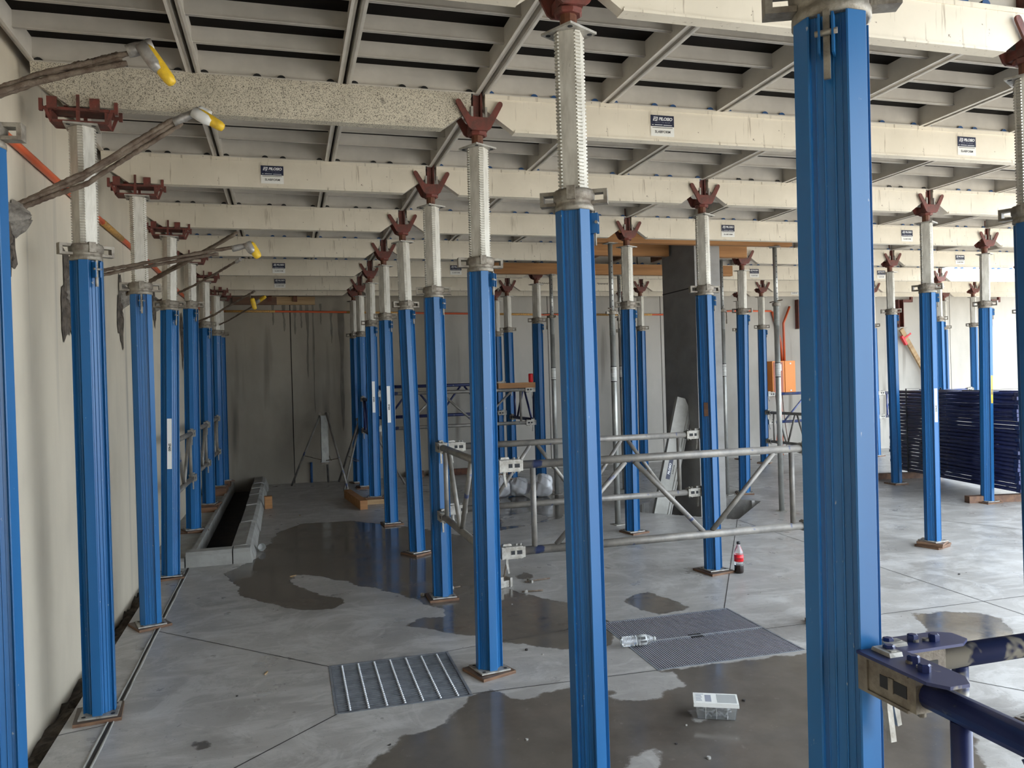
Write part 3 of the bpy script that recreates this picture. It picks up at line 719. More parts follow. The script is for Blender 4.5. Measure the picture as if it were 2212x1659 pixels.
# stack of navy frames lying on timbers
A = Vector((8.43, 9.55, 0)); B_ = Vector((7.92, 7.02, 0)); d = (B_-A); LS = d.length; ang = math.atan2(d.y, d.x)
RAIL_S = MB().tube((0, 0, 0), (LS, 0, 0), .0215, 10).mesh('chord', TUBE_N)
CRS_S = MB().tube((0, 0, 0), (0, .45, 0), .014, 8).mesh('cross_tube', TUBE_N)
CLS_S = MB().box(-.02, .05, -.026, .026, -.020, .020).tube((.01, -.03, 0), (.01, .03, 0), .012, 6).mesh('clamp', TUBE_N)
gz = fz(8.1, 8.3)
NST = 24
for i in range(NST):
    off = random.uniform(-.03, .03); so = random.uniform(-.014, .014)
    t = thing('bracing_frame', ('lowest' if i == 0 else 'topmost' if i == NST-1 else ('twenty-'+ORD[i-19] if i > 20 else ORD[i+1]+' from the floor'))+' navy bracing frame of the tall stack on timbers', 'bracing frame', (A.x, A.y, .165+gz-.015+i*.0475), (0, 0, ang), 'navy frames in the stack')
    ob('chord', RAIL_S, t, (off, so, 0)); ob('chord', RAIL_S, t, (off, so+.45, 0))
    for x in (.14+random.uniform(-.03, .03), LS*.36, LS*.64, LS-.14): ob('cross_tube', CRS_S, t, (x+off, so, 0))
    for x in (0, LS-.03):
        ob('clamp', CLS_S, t, (x+off, so, 0)); ob('clamp', CLS_S, t, (x+off, so+.45, 0))
STRAP = MB().box(-.012, .012, -.030, -.026, 0, NST*.0475+.02).mesh('strap', BLACK)
for fx, lb in ((.16, 'left'), (.80, 'right')):
    p = A+d*fx
    s_ = MB().box(-.012, .012, -.032, -.027, -.02, NST*.0475).box(-.012, .012, .478, .483, -.02, NST*.0475).box(-.012, .012, -.032, .483, NST*.0475-.004, NST*.0475).box(-.012, .012, -.032, .483, -.025, -.020)
    tag(ob('strap', s_.mesh('strap', BLACK), None, (p.x, p.y, .165+gz-.015), (0, 0, ang)), f'black strap around the {lb} end of the navy frame stack', 'strap')
for fx, lb, ln, ov in ((.10, 'far end of the navy frame stack', 1.1, -.55), (.87, 'near end of the navy frame stack', 1.1, -.42)):
    p = A+d*fx; dn = d.normalized(); nx = Vector((-dn.y, dn.x, 0))
    tag(ob('timber_bearer', MB().box(-.045, .045, ov, ov+ln, 0, .085).mesh('timber_bearer', TIMB_D), None, (p.x, p.y, fz(p.x, p.y)-.004), (0, 0, ang)), f'brown timber bearer on the floor under the {lb}', 'timber')

# ------------------------------------------------------------------ timber infill round the column
def timber(name, x0, x1, y0, y1, z0, z1, label, m_=TIMB, cat='timber'):
    c = ((x0+x1)/2, (y0+y1)/2, (z0+z1)/2)
    return tag(ob(name, MB().box(x0-c[0], x1-c[0], y0-c[1], y1-c[1], z0-c[2], z1-c[2]).mesh(name, m_), None, c), label, cat)
timber('timber_bearer', 3.05, 5.55, 7.76, 7.84, 3.055, 3.21, 'orange timber bearer directly behind the fourth beam line, in front of the column')
timber('timber_bearer', 2.62, 6.10, 9.91, 9.99, 3.018, 3.16, 'long orange timber bearer behind the column on steel props')
timber('timber_bearer', 3.40, 4.44, 8.60, 8.68, 3.06, 3.215, 'short brown timber bearer left of the column')
timber('timber_bearer', 4.82, 5.50, 8.60, 8.68, 3.06, 3.215, 'short brown timber bearer right of the column')
for i, x in enumerate((3.55, 3.95, 4.35, 4.95, 5.35)):
    timber('timber_joist', x-.022, x+.022, 7.50, 10.10, 3.218, 3.31, f'brown timber joist under the infill plywood, {ORD[i+1]} from the left', TIMB_D)
timber('infill_plywood', 3.33, 5.50, 7.42, 10.2, 3.312, 3.33, 'brown plywood infill deck around the column', TIMB_D, 'plywood')

# galvanised steel props
def acrow(x, y, ztop, znut, label, rot=0.0, tilt=0.0, r=.030):
    z0 = fz(x, y)
    t = thing('steel_prop', label, 'prop', (x, y, z0), (0, tilt, 0), 'galvanised steel props')
    ob('base_plate', MB().box(-.06, .06, -.06, .06, 0, .006).mesh('base_plate', PLATE), t, rot=(0, 0, rot))
    n = znut-z0; L = ztop-z0
    ob('outer_tube', MB().tube((0, 0, .006), (0, 0, n), r, 16).mesh('outer_tube', ACROW), t)
    mb = MB()
    for i in range(26): mb.tube((0, 0, n-.24+i*.009), (0, 0, n-.2355+i*.009), r+.0022, 16)
    ob('thread', mb.mesh('thread', ACROW), t)
    ob('inner_tube', MB().tube((0, 0, n-.1), (0, 0, L-.006), r-.006, 16).mesh('inner_tube', ACROW), t)
    mb = MB()
    for i in range(9): mb.tube((0, -r+.0055, n+.06+i*.06), (0, -r+.0075, n+.06+i*.06), .006, 8)
    ob('pin_hole', mb.mesh('pin_hole', CLAMP_D), t)['kind'] = 'stuff'
    nut = ob('nut', MB().lathe([(r+.004, -.025), (r+.014, -.02), (r+.014, .012), (r+.004, .018)], 12, False).box(r+.01, r+.045, -.012, .012, -.018, .008).box(-r-.045, -r-.01, -.012, .012, -.018, .008).mesh('nut', COLLAR), t, (0, 0, n), (0, 0, rot))
    ob('handle', MB().path([(r+.04, 0, -.005), (r+.055, 0, -.03), (r+.055, 0, -.17)], .008, 8).mesh('handle', COLLAR), nut)
    ob('pin', MB().path([(-.12, -.02, .035), (-.05, -.012, .035), (.06, .0, .035), (.12, .02, .03)], .006, 8).mesh('pin', REBAR), t, (0, 0, n), (0, 0, rot+.5))
    ob('top_plate', MB().box(-.06, .06, -.06, .06, L-.006, L).mesh('top_plate', PLATE), t, rot=(0, 0, rot))
    lab = ob('label', MB().lathe([(r+.0012, -.075), (r+.0012, .075)], 16).mesh('label', WHITE), t, (0, 0, 1.60))
    mb = MB()
    for i in range(9): mb.lathe([(r+.0018, -.06+i*.014), (r+.0018, -.057+i*.014)], 16)
    mb.lathe([(r+.002, .075), (r+.002, .083)], 16).lathe([(r+.002, -.083), (r+.002, -.075)], 16)
    ob('label_print', mb.mesh('label_print', INK), lab)['kind'] = 'stuff'
    return t
acrow(3.34, 7.80, 3.054, 2.32, 'thick galvanised steel prop in front, left of the column, under the near bearer', .2)
acrow(5.345, 7.80, 3.054, 2.405, 'galvanised steel prop to the right of the column under the near bearer', .9)
acrow(3.40, 9.95, 3.017, 2.465, 'galvanised steel prop nearest the plastic bags under the long bearer', 2.2)
acrow(4.375, 9.95, 3.017, 2.42, 'galvanised steel prop just left of the column under the long bearer', 1.2)
acrow(5.39, 9.02, 3.095, 2.45, 'pale galvanised steel prop close to the right edge of the column', .4, r=.026)

# ------------------------------------------------------------------ conduit runs on the walls
def conduit(pts, r, label, bits, name='conduit', m_=ORANGE):
    t = thing(name, label, 'conduit', pts[0])
    o = Vector(pts[0]); ob('pipe', MB().path([Vector(p)-o for p in pts], r, 10).mesh('pipe', m_), t)
    for a, b in bits:
        A_, B2 = Vector(a)-o, Vector(b)-o; ob('tape', MB().tube(A_, B2, r*1.12, 10).mesh('tape', TAPE_Y), t)
    return t
zc_ = lambda y: 2.785
conduit([(WX+.02, 1.5, 2.80), (WX+.02, 4, 2.787), (WX+.02, 6, 2.785), (WX+.02, 8, 2.80), (WX+.02, 10, 2.77), (WX+.02, 12.6, 2.79), (WX+.06, 12.85, 2.80), (WX+.2, WY-.025, 2.81)], .020, 'orange conduit running along the left wall behind the props',
        [((WX+.02, 5.95, 2.785), (WX+.02, 6.6, 2.788))])
conduit([(WX+.21, WY-.025, 2.825), (0, WY-.025, 2.815), (1.03, WY-.025, 2.80), (4.3, WY-.025, 2.745), (6.5, WY-.025, 2.735), (7.3, WY-.025, 2.76), (7.9, WY-.025, 2.795), (8.75, WY-.025, 2.79)], .016, 'orange conduit strung along the back wall',
        [((-.9, WY-.025, 2.823), (-.15, WY-.025, 2.818)), ((.95, WY-.025, 2.801), (1.9, WY-.025, 2.785)), ((3.3, WY-.025, 2.762), (4.2, WY-.025, 2.747)), ((5.0, WY-.025, 2.742), (6.3, WY-.025, 2.736))])

# ------------------------------------------------------------------ starter bars with broken-out pockets in the left wall
def blob(n, sy, sz, depth, seed, m_, name, parent, loc, rim=.0):
    rnd = random.Random(seed); mb = MB(); R = 6
    vs = [(depth*.5, 0, 0)]
    for r_ in range(1, R+1):
        for j in range(n):
            a = 2*math.pi*j/n; q = 1+(.28*math.sin(3*a+seed)+.16*math.sin(7*a+2*seed)+rnd.uniform(-.1, .1))*(1 if m_ is CAVITY else .5)
            f = r_/R; vs.append(((depth*(1-f**2)*(rnd.uniform(.1, 1.2) if m_ is CAVITY else rnd.uniform(.75, 1.05)) if r_ < R else .002), sy*f*q*math.cos(a), sz*f*q*math.sin(a)))
    fs = [(0, 1+j, 1+(j+1) % n) for j in range(n)]
    for r_ in range(R-1):
        for j in range(n): fs.append((1+r_*n+j, 1+(r_+1)*n+j, 1+(r_+1)*n+(j+1) % n, 1+r_*n+(j+1) % n))
    mb.add(vs, fs); return ob(name, mb.mesh(name, m_), parent, loc)
for i, (y, z, sy, sz, dp, m_) in enumerate([(4.06, 2.30, .10, .17, .02, CAVITY), (5.06, 2.15, .13, .25, .02, CAVITY), (6.56, 2.22, .10, .26, .02, CAVITY), (8.15, 2.42, .10, .16, .02, CAVITY), (10.2, 2.28, .12, .3, .02, CAVITY), (12.2, 2.42, .1, .15, .02, CAVITY), (9.3, 2.2, .08, .15, .02, CAVITY)]):
    blob(22, sy, sz, dp, i+2, m_, 'broken_pocket', wl_root, (WX+.003, y, z))  # brown broken concrete, with the shade of a recess put into its colour
for i, (y, z, s_) in enumerate([(4.13, 2.44, .075), (6.62, 2.36, .085), (8.17, 2.45, .07), (5.08, 2.22, .07)]):
    o = blob(16, s_, s_*1.1, s_*1.1, i+30, RUBBLE, 'mortar_lump', wl_root, (WX+.006, y, z))
def starter(pts_list, label, cap=None, tape=None, capm=YELLOW, r=.011):
    o = Vector(pts_list[0][0]); t = thing('starter_bar', label, 'reinforcing bar', o, group='starter bars from the left wall')
    for q_, pts in enumerate(pts_list):
        ps = []; ph = random.uniform(0, 6)
        for a, b in zip(pts, pts[1:]):
            a, b = Vector(a), Vector(b); n = 22
            for i in range(n):
                u = i/n; ps.append(a.lerp(b, u)+Vector((0, .002*math.sin(9*u+ph), .0025*math.sin(5*u+ph*2)))+Vector([random.uniform(-.0012, .0012) for _ in range(3)])-o)
        ps.append(Vector(pts[-1])-o)
        ob('bar', MB().path(ps, [r*(1.0 if i % 2 else .84)*random.uniform(.9, 1.12) for i in range(len(ps))], 8).mesh('bar', REBAR), t)
    if tape:
        for a, b, rr, mm in tape: ob('tape', MB().path([(Vector(a)-o).lerp(Vector(b)-o, i/5) for i in range(6)], [rr*random.uniform(.9, 1.1) for _ in range(6)], 9).mesh('tape', mm), t)
    if cap:
        a, b = Vector(cap[0])-o, Vector(cap[1])-o
        c_ = ob('safety_cap', MB().path([a.lerp(b, u) for u in (0, .15, .5, .85, .97, 1.0)], [.022, .027, .027, .025, .019, .008], 12).mesh('safety_cap', capm), t)
        if len(cap) > 2: ob('tape', MB().path([a.lerp(b, u)+Vector((-.012, -.01, -.006)) for u in (-.06, .2, .45, .62)], [.026, .028, .027, .018], 10).mesh('tape', cap[2]), c_)
    return t
Y1 = 3.6
starter([[(WX+.005, Y1, 2.80), (-.95, Y1, 2.905), (-.53, Y1, 3.055)], [(WX+.005, Y1+.01, 2.775), (-.9, Y1+.01, 2.90), (-.62, Y1, 3.005)], [(WX+.005, Y1-.01, 2.78), (-.95, Y1-.01, 2.88), (-.60, Y1-.01, 2.985)], [(-.9, Y1, 2.91), (-.78, Y1+.02, 2.98), (-.64, Y1+.03, 3.03)]],
        'thick bundle of rusty bars with yellow cap, highest on the left wall', ((-.525, Y1-.01, 3.055), (-.425, Y1-.02, 2.905), TAPE), [((-.60, Y1, 3.035), (-.50, Y1, 3.075), .026, TAPE)], r=.0125)
Y2 = 4.18
starter([[(WX+.01, Y2-.04, 2.49), (-.9, Y2, 2.65), (-.44, Y2, 2.975)], [(WX+.01, Y2-.05, 2.468), (-.88, Y2+.012, 2.63), (-.46, Y2+.012, 2.94)], [(WX+.01, Y2-.03, 2.50), (-.9, Y2-.012, 2.665), (-.50, Y2-.012, 2.945)]],
        'rusty bar with silver-taped yellow cap reaching over the second wall prop', ((-.385, Y2-.02, 2.985), (-.265, Y2-.03, 2.91), WTAPE), [((-.50, Y2, 2.935), (-.375, Y2, 3.0), .021, TAPE), ((-.385, Y2, 3.0), (-.33, Y2, 2.975), .028, WTAPE)], r=.0125)
Y3 = 5.15
starter([[(WX+.01, Y3, 2.30), (-.9, Y3, 2.37), (-.20, Y3-.05, 2.50)], [(WX+.01, Y3+.01, 2.28), (-.8, Y3+.012, 2.37), (-.38, Y3, 2.45)]],
        'cement-crusted bar with yellow cap at its tip, second prop of the left wall row behind', ((-.195, Y3-.05, 2.51), (-.145, Y3-.06, 2.42), TAPE), [((-.30, Y3-.04, 2.475), (-.19, Y3-.05, 2.503), .018, TAPE)])
starter([[(WX+.01, 6.62, 2.36), (-.8, 6.3, 2.52), (-.31, 6.0, 2.745)], [(WX+.01, 6.6, 2.345), (-.8, 6.28, 2.50), (-.33, 6.0, 2.725)]], 'bare dark bar crossing the third wall prop', r=.012)
starter([[(WX+.01, 8.15, 2.46), (-.8, 7.8, 2.58), (-.36, 7.3, 2.755)]], 'thin bare bar crossing the fourth wall prop', None, [((-.40, 7.34, 2.735), (-.36, 7.3, 2.755), .016, TAPE)])
starter([[(WX+.01, 10.2, 2.36), (-.8, 9.9, 2.50), (-.33, 9.6, 2.745)]], 'dark bar with a yellow cap hanging on wire, far along left wall', ((-.36, 9.58, 2.66), (-.33, 9.58, 2.53)), [((-.38, 9.6, 2.72), (-.38, 9.6, 2.62), .008, REBAR)], r=.013)
starter([[(WX+.01, 12.2, 2.42), (-.8, 11.7, 2.56), (-.42, 11.2, 2.72)]], 'farthest bar on the left wall with short yellow cap', ((-.40, 11.15, 2.75), (-.24, 11.0, 2.84), TAPE))

# ------------------------------------------------------------------ kerbed planter trough along the left wall
kb = thing('planter_kerb', 'low concrete kerb around a black soil trough by the left wall', 'kerb', (0, 0, 0))
SHELF = MB().box(WX+.0, -.87, 7.60, WY-.01, -.1, .155).mesh('kerb_shelf', KERB); ob('kerb_shelf', SHELF, kb)
def kerb_stone(y0, y1):
    prof = [(-.52, -.05), (-.52, .20), (-.40, .21), (-.36, .19), (-.315, .06), (-.315, -.05)]
    return MB().prism(prof, lambda x, z: (x, y0, z), lambda x, z: (x, y1, z)).mesh('kerb_stone', KERB)
y = 7.60
for ln in (1.3, 1.2, .9, .62, .5, .45, .35):
    e = min(y+ln-.012, WY-.02); ob('kerb_stone', kerb_stone(y, e), kb, (random.uniform(-.006, .006), 0, random.uniform(-.006, .004)+.045*(y-7.6)/5)); y += ln
ob('kerb_stone', MB().prism([(7.46, -.05), (7.46, .165), (7.49, .195), (7.595, .20), (7.595, -.05)], lambda a, z: (-.90, a, z), lambda a, z: (-.515, a, z)).mesh('kerb_stone', KERB), kb)
ob('kerb_stone', MB().prism([(7.46, -.05), (7.46, .165), (7.49, .195), (7.595, .20), (7.595, -.05)], lambda a, z: (-.505, a, z), lambda a, z: (-.36 if z > .1 else -.325, a, z)).mesh('kerb_stone', KERB), kb)
ob('kerb_stone', MB().prism([(7.46, -.05), (7.46, .12), (7.49, .15), (7.595, .155), (7.595, -.05)], lambda a, z: (WX+.005, a, z), lambda a, z: (-.91, a, z)).mesh('kerb_stone', KERB), kb)
for a, b in ((7.60, 9.0), (9.01, 10.5), (10.51, WY-.02)): ob('edging', MB().box(-.868, -.83, a, b, -.1, .185).mesh('edging', KERB), kb)
tag(ob('planter_soil', MB().box(-.829, -.521, 7.60, WY-.02, -.12, .03).mesh('planter_soil', SOIL)), 'black soil in the trough behind the kerb', 'soil', kind='stuff')
for y, z in ((10.33, .155), (11.83, .155)):
    tag(ob('timber_packer', MB().box(-.17, .13, -.22, .22, 0, (.060 if y < 11 else .10)-.001).mesh('timber_packer', TIMB_D), None, (-.98, y, z)), f'brown timber packer on the ledge under the {"sixth" if y < 11 else "seventh"} wall prop', 'timber')
tag(ob('timber_packer', MB().box(-.13, .11, -.12, .12, 0, .10-.001).mesh('timber_packer', TIMB_D), None, (-.96, 12.52, .155)), 'brown timber packer on the ledge in the far left corner', 'timber')
tag(ob('timber_packer', MB().box(-.13, .13, -.13, .13, 0, .009).mesh('timber_packer', TIMB_D), None, (-.975, 8.83, .1555)), 'thin brown packer on the ledge under the fifth wall prop', 'timber')

# ------------------------------------------------------------------ floor grates
g1 = thing('floor_grate', 'square steel floor grate with rows of bright studs, left', 'grate', (0, 0, 0))
def on_floor(x, y, z): return (x, y, fz(x, y)+z)
def slope_box(mb, x0, x1, y0, y1, z0, z1, mi=0):
    vs = [on_floor(x, y, z) for z in (z0, z1) for x, y in ((x0, y0), (x1, y0), (x1, y1), (x0, y1))]
    return mb.add(vs, [(0, 3, 2, 1), (4, 5, 6, 7), (0, 1, 5, 4), (1, 2, 6, 5), (2, 3, 7, 6), (3, 0, 4, 7)], False, mi)
def grate_frame(g, t, G):
    for a in ((G[0]-.004, G[0]+.010, G[2], G[3]), (G[1]-.010, G[1]+.004, G[2], G[3]), (G[0], G[1], G[2]-.004, G[2]+.010), (G[0], G[1], G[3]-.010, G[3]+.004)):
        ob('frame_bar', slope_box(MB(), *a, -.06, .002).mesh('frame_bar', GRATE), t)
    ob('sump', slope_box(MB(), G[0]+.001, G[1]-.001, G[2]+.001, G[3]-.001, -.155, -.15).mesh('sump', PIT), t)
grate_frame(None, g1, G1)
n1 = 27
for i in range(n1):
    y = G1[2]+.014+(G1[3]-G1[2]-.028)*i/(n1-1)
    ob('grate_bar', slope_box(MB(), G1[0]+.012, G1[1]-.012, y-.0042, y+.0042, -.035, .0).mesh('grate_bar', GRATE), g1)
for j in range(7):
    x = G1[0]+.07+(G1[1]-G1[0]-.14)*j/6
    ob('cross_rod', MB().tube(on_floor(x, G1[2]+.012, -.005), on_floor(x, G1[3]-.012, -.005), .0045, 8).mesh('cross_rod', GRATE), g1)
    mb = MB()
    for i in range(n1-1):
        y = G1[2]+.014+(G1[3]-G1[2]-.028)*(i+.5)/(n1-1)
        z = fz(x, y)+.001; mb.lathe([(.0062, z-.008), (.0062, z), (.004, z+.004), (.001, z+.0052)], 8, c=(x, y))
    ob('stud_row', mb.mesh('stud_row', GRATE_L), g1)['kind'] = 'stuff'
ym = 4.432
for nm, (ya, yb), lb in (('a', (G2[2], ym-.004), 'near half of the wide floor grate with fine steel slats'), ('b', (ym+.004, G2[3]), 'far half of the wide floor grate with fine steel slats')):
    t = thing('floor_grate', lb, 'grate', (0, 0, 0)); G = (G2[0], G2[1], ya, yb)
    grate_frame(None, t, G)
    n2 = 62
    for i in range(n2):
        x = G[0]+.012+(G[1]-G[0]-.024)*(i+.5)/n2
        ob('grate_bar', slope_box(MB(), x-.0030, x+.0030, ya+.010, yb-.010, -.03, .001).mesh('grate_bar', GRATE_M), t)
strip(((1.93, ym), (2.872, ym)), .008, 'edge_bar', GRATE_L, .0035, floor)
mb = MB(); slope_box(mb, 2.36, 2.44, ym-.03, ym+.03, -.02, .0025); tag(ob('grate_lifting_lug', mb.mesh('grate_lifting_lug', CLAMP_D)), 'small dark lifting lug in the middle of the wide grate', 'lug')

# ------------------------------------------------------------------ things lying about
def lathe_thing(name, prof, m_, parent, n=20): return ob(name, MB().lathe(prof, n).mesh(name, m_), parent)
# cola bottle
bt = thing('cola_bottle', 'part-full cola bottle with red label standing by a blue prop', 'bottle', (3.455, 5.64, fz(3.455, 5.64)+.0005))
SC = 1.0
lathe_thing('bottle_body', [(.020, 0), (.033, .004), (.036, .015), (.036, .065), (.034, .08), (.0365, .10), (.0365, .15), (.034, .165), (.030, .185), (.016, .215), (.0125, .225), (.0125, .235)], CLEAR, bt)
lathe_thing('cola', [(.020, .0006), (.0335, .0045), (.0366, .015), (.0366, .062), (.0360, .066), (.03, .0665)], COLA, bt)
lab = lathe_thing('label', [(.0372, .095), (.0372, .150)], REDP, bt)
ob('lettering', text_mesh('Coca-Cola', .013, INK, .2, .0003), lab, (-.018, -.0335, .122), (0, 0, -.5))
lathe_thing('cap', [(.0145, .232), (.0145, .250), (.012, .252)], INK, bt)
# water bottle lying on the grate
wb = thing('water_bottle', 'empty clear water bottle lying on the wide floor grate', 'bottle', (1.878, 4.392, fz(1.88, 4.39)+.0345), (0, math.pi/2, -.05))
prof = [(.018, 0), (.030, .003)]
for i in range(6): prof += [(.032, .010+i*.013), (.0285, .0165+i*.013)]
prof += [(.031, .092), (.032, .10), (.032, .165), (.029, .178), (.014, .200), (.0115, .204), (.0115, .210)]
lathe_thing('bottle_body', prof, CLEAR, wb)
lathe_thing('label', [(.0327, .105), (.0327, .158)], MILKY, wb)
ob('label_print', MB().box(-.016, .0, -.0005, 0, -.014, .014).box(-.016, -.004, -.0005, 0, -.030, -.02).box(.006, .018, -.0005, 0, -.02, .02).mesh('label_print', INK), wb, (-.012, -.0315, .132), (0, 0, -.35))
lathe_thing('cap', [(.014, .203), (.014, .218), (.012, .220)], MILKY, wb)
# clear tub of fixings
bx_ = thing('fixings_tub', 'clear plastic tub with a white lid full of fixings', 'tub', (1.935, 3.40, fz(1.935, 3.40)+.0005), (0, 0, -.46))
a0, a1, b0, b1, hh = .088, .098, .048, .056, .075
def shell(x0, y0, x1, y1, z0, z1, t_):
    mb = MB(); n = 4
    o0 = [(-x0, -y0, z0), (x0, -y0, z0), (x0, y0, z0), (-x0, y0, z0)]; o1 = [(-x1, -y1, z1), (x1, -y1, z1), (x1, y1, z1), (-x1, y1, z1)]
    i0 = [(-x0+t_, -y0+t_, z0+t_), (x0-t_, -y0+t_, z0+t_), (x0-t_, y0-t_, z0+t_), (-x0+t_, y0-t_, z0+t_)]; i1 = [(-x1+t_, -y1+t_, z1), (x1-t_, -y1+t_, z1), (x1-t_, y1-t_, z1), (-x1+t_, y1-t_, z1)]
    vs = o0+o1+i0+i1; fs = [(3, 2, 1, 0), (8, 9, 10, 11)]
    for i in range(4):
        j = (i+1) % 4; fs += [(i, j, 4+j, 4+i), (8+j, 8+i, 12+i, 12+j), (4+i, 4+j, 12+j, 12+i)]
    return mb.add(vs, fs)
ob('tub', shell(a0, b0, a1, b1, 0, hh, .002).mesh('tub', TUBP), bx_)
for x in (-.05, 0, .05): ob('rib', MB().box(x-.0015, x+.0015, -b1-.0015, -b0-.001, .006, hh-.004).mesh('rib', MILKY), bx_)
ob('lid', MB().box(-.104, .104, -.062, .062, hh+.0005, hh+.007).box(-.105, .105, -.063, .063, hh-.012, hh-.0).mesh('lid', WHITE), bx_)
lp = ob('label', MB().box(-.096, -.018, -.05, .05, hh+.0072, hh+.0078).mesh('label', WHITE), bx_)
mb = MB()
for i in range(7): mb.box(-.092, -.060+random.uniform(-.01, .006), .040-i*.013, .046-i*.013, hh+.0079, hh+.0082)
mb.box(-.05, -.021, -.044, .036, hh+.0079, hh+.0082)
ob('label_print', mb.mesh('label_print', INKG), bx_)['kind'] = 'stuff'
ob('label_outline', MB().box(.006, .096, -.05, .05, hh+.0072, hh+.0076).mesh('label_outline', MILKY), bx_)
mb = MB()
for i in range(46):
    p = Vector((random.uniform(-.075, .075), random.uniform(-.036, .036), random.uniform(.008, .05))); dd = Vector((random.uniform(-1, 1), random.uniform(-.6, .6), random.uniform(-.3, .3))).normalized()*.012
    mb.tube(p-dd, p+dd, .0035, 6)
tag(ob('fixings', mb.mesh('fixings', GRATE_L), None, bx_.location, bx_.rotation_euler), 'loose steel fixings inside the clear tub', 'fixings', kind='stuff')
# plastic bags
def bag(x, y, sx, sy, sz, seed, label):
    rnd = random.Random(seed); n, R = 40, 18; vs = []; z0 = fz(x, y)
    for i in range(R+1):
        th = math.pi*i/R
        for j in range(n):
            a = 2*math.pi*j/n
            q = 1+.14*math.sin(3*a+seed+i*.35)+.07*math.sin(9*a-i*.6+seed)+rnd.uniform(-.03, .03)
            z = max(.0, (1-math.cos(th))/2*sz*(1+.12*math.sin(4*a+i)))
            vs.append((sx*math.sin(th)**.7*q*math.cos(a), sy*math.sin(th)**.7*q*math.sin(a), z))
    mb = MB().add(vs, [(i*n+j, i*n+(j+1) % n, (i+1)*n+(j+1) % n, (i+1)*n+j) for i in range(R) for j in range(n)], True)
    return tag(ob('plastic_bag', mb.mesh('plastic_bag', BAG), None, (x, y, z0+.001)), label, 'bag', 'plastic bags on the floor')
bag(2.64, 10.02, .13, .12, .26, 1.3, 'crumpled white plastic bag, left of three, half behind a middle row prop')
bag(2.90, 10.02, .15, .13, .22, 4.1, 'flattened white plastic bag, middle of three on the floor')
bag(3.17, 9.85, .14, .12, .27, 8.7, 'upright white plastic bag beside a steel prop, right of three')
# tripods
def tripod(x, y, h, legs, label, m_=TUBE, plate=True):
    z0 = fz(x, y); t = thing('prop_tripod', label, 'tripod', (x, y, z0), group='prop tripods')
    hd = Vector((0, 0, h))
    for lx, ly in legs:
        ob('leg', MB().tube((lx-x, ly-y, .013), hd+Vector(((lx-x)*.09, (ly-y)*.09, 0)), .016, 10).mesh('leg', m_), t)
        p = Vector((lx-x, ly-y, 0)).lerp(hd, .42); ob('stay', MB().tube(p, (0, 0, h*.36), .005, 6).mesh('stay', REBAR), t)
    ob('head', MB().box(-.075, .075, -.04, .04, h-.04, h+.01).tube((-.08, -.045, h-.01), (-.08, .045, h-.01), .014, 8).tube((.08, -.045, h-.01), (.08, .045, h-.01), .014, 8).mesh('head', COLLAR), t)
    if plate:
        ob('channel', MB().box(-.06, .0, -.035, -.028, h*.34, h-.03).box(.0, .05, -.03, -.024, h*.34, h-.03).box(-.06, -.054, -.035, .03, h*.34, h-.03).mesh('channel', ACROW), t)
        ob('lower_clamp', MB().box(-.065, .065, -.045, .045, h*.34-.03, h*.34).tube((.09, 0, h*.36), (.05, 0, h*.42), .01, 8).mesh('lower_clamp', COLLAR), t)
    return t
tripod(.52, 12.15, 1.12, [(.02, 12.55), (.58, 12.75), (.79, 11.30)], 'free-standing steel tripod with a channel post, near the back wall')
tripod(1.06, 11.95, 1.02, [(.74, 11.55), (.74, 12.75), (1.66, 11.9)], 'steel tripod straddling the far props of the middle row', plate=False)
# timber offcuts, blocks, small debris
def block(x, y, z, sx, sy, sz, rz, label, m_=TIMB_P):
    return tag(ob('timber_block', MB().box(-sx/2, sx/2, -sy/2, sy/2, 0, sz).mesh('timber_block', m_), None, (x, y, z), (0, 0, rz)), label, 'timber')
block(-.27, 10.42, fz(-.27, 10.4), .09, .09, .155, .1, 'small upright timber block beside the kerb', TIMB)
block(.80, 10.35, fz(.8, 10.3)-.001, .09, 1.15, .11, .10, 'timber offcut on the floor pointing to the back wall, left of middle row', TIMB)
block(1.05, 10.30, fz(1.05, 10.3), .30, .30, .058, .05, 'square timber block under the far middle row prop', TIMB_P)
block(1.05, 11.83, fz(1.05, 11.8), .24, .24, .013, .02, 'thin timber under the farthest but one middle row prop', TIMB_D)
block(2.99, 10.33, 1.525, .52, .09, .072, .0, 'orange timber offcut lying on top of the far bracing frame', TIMB)
block(1.95, 12.80, fz(2, 12.8), .3, .06, .1, .0, 'dark timber offcut at the foot of the back wall, left one', TIMB_D)
block(2.55, 12.80, fz(2.5, 12.8), .75, .06, .1, .0, 'rusty red timber offcut at the foot of the back wall, right one', RUST)
cn = thing('drink_can', 'red drink can standing on the timber offcut', 'can', (3.20, 10.33, 1.598))
lathe_thing('can_body', [(.024, 0), (.032, .008), (.032, .108), (.027, .118)], REDP, cn); lathe_thing('can_lid', [(.0265, .1185), (.0265, .120)], GRATE_L, cn)
cp = thing('plastic_cup', 'white plastic cup lying against the kerb', 'cup', (-.285, 7.93, fz(-.285, 7.93)+.036), (math.pi/2-.1, .3, .2))
lathe_thing('cup_body', [(.026, -.045), (.034, .03), (.036, .04), (.033, .04), (.024, -.04)], MILKY, cp)
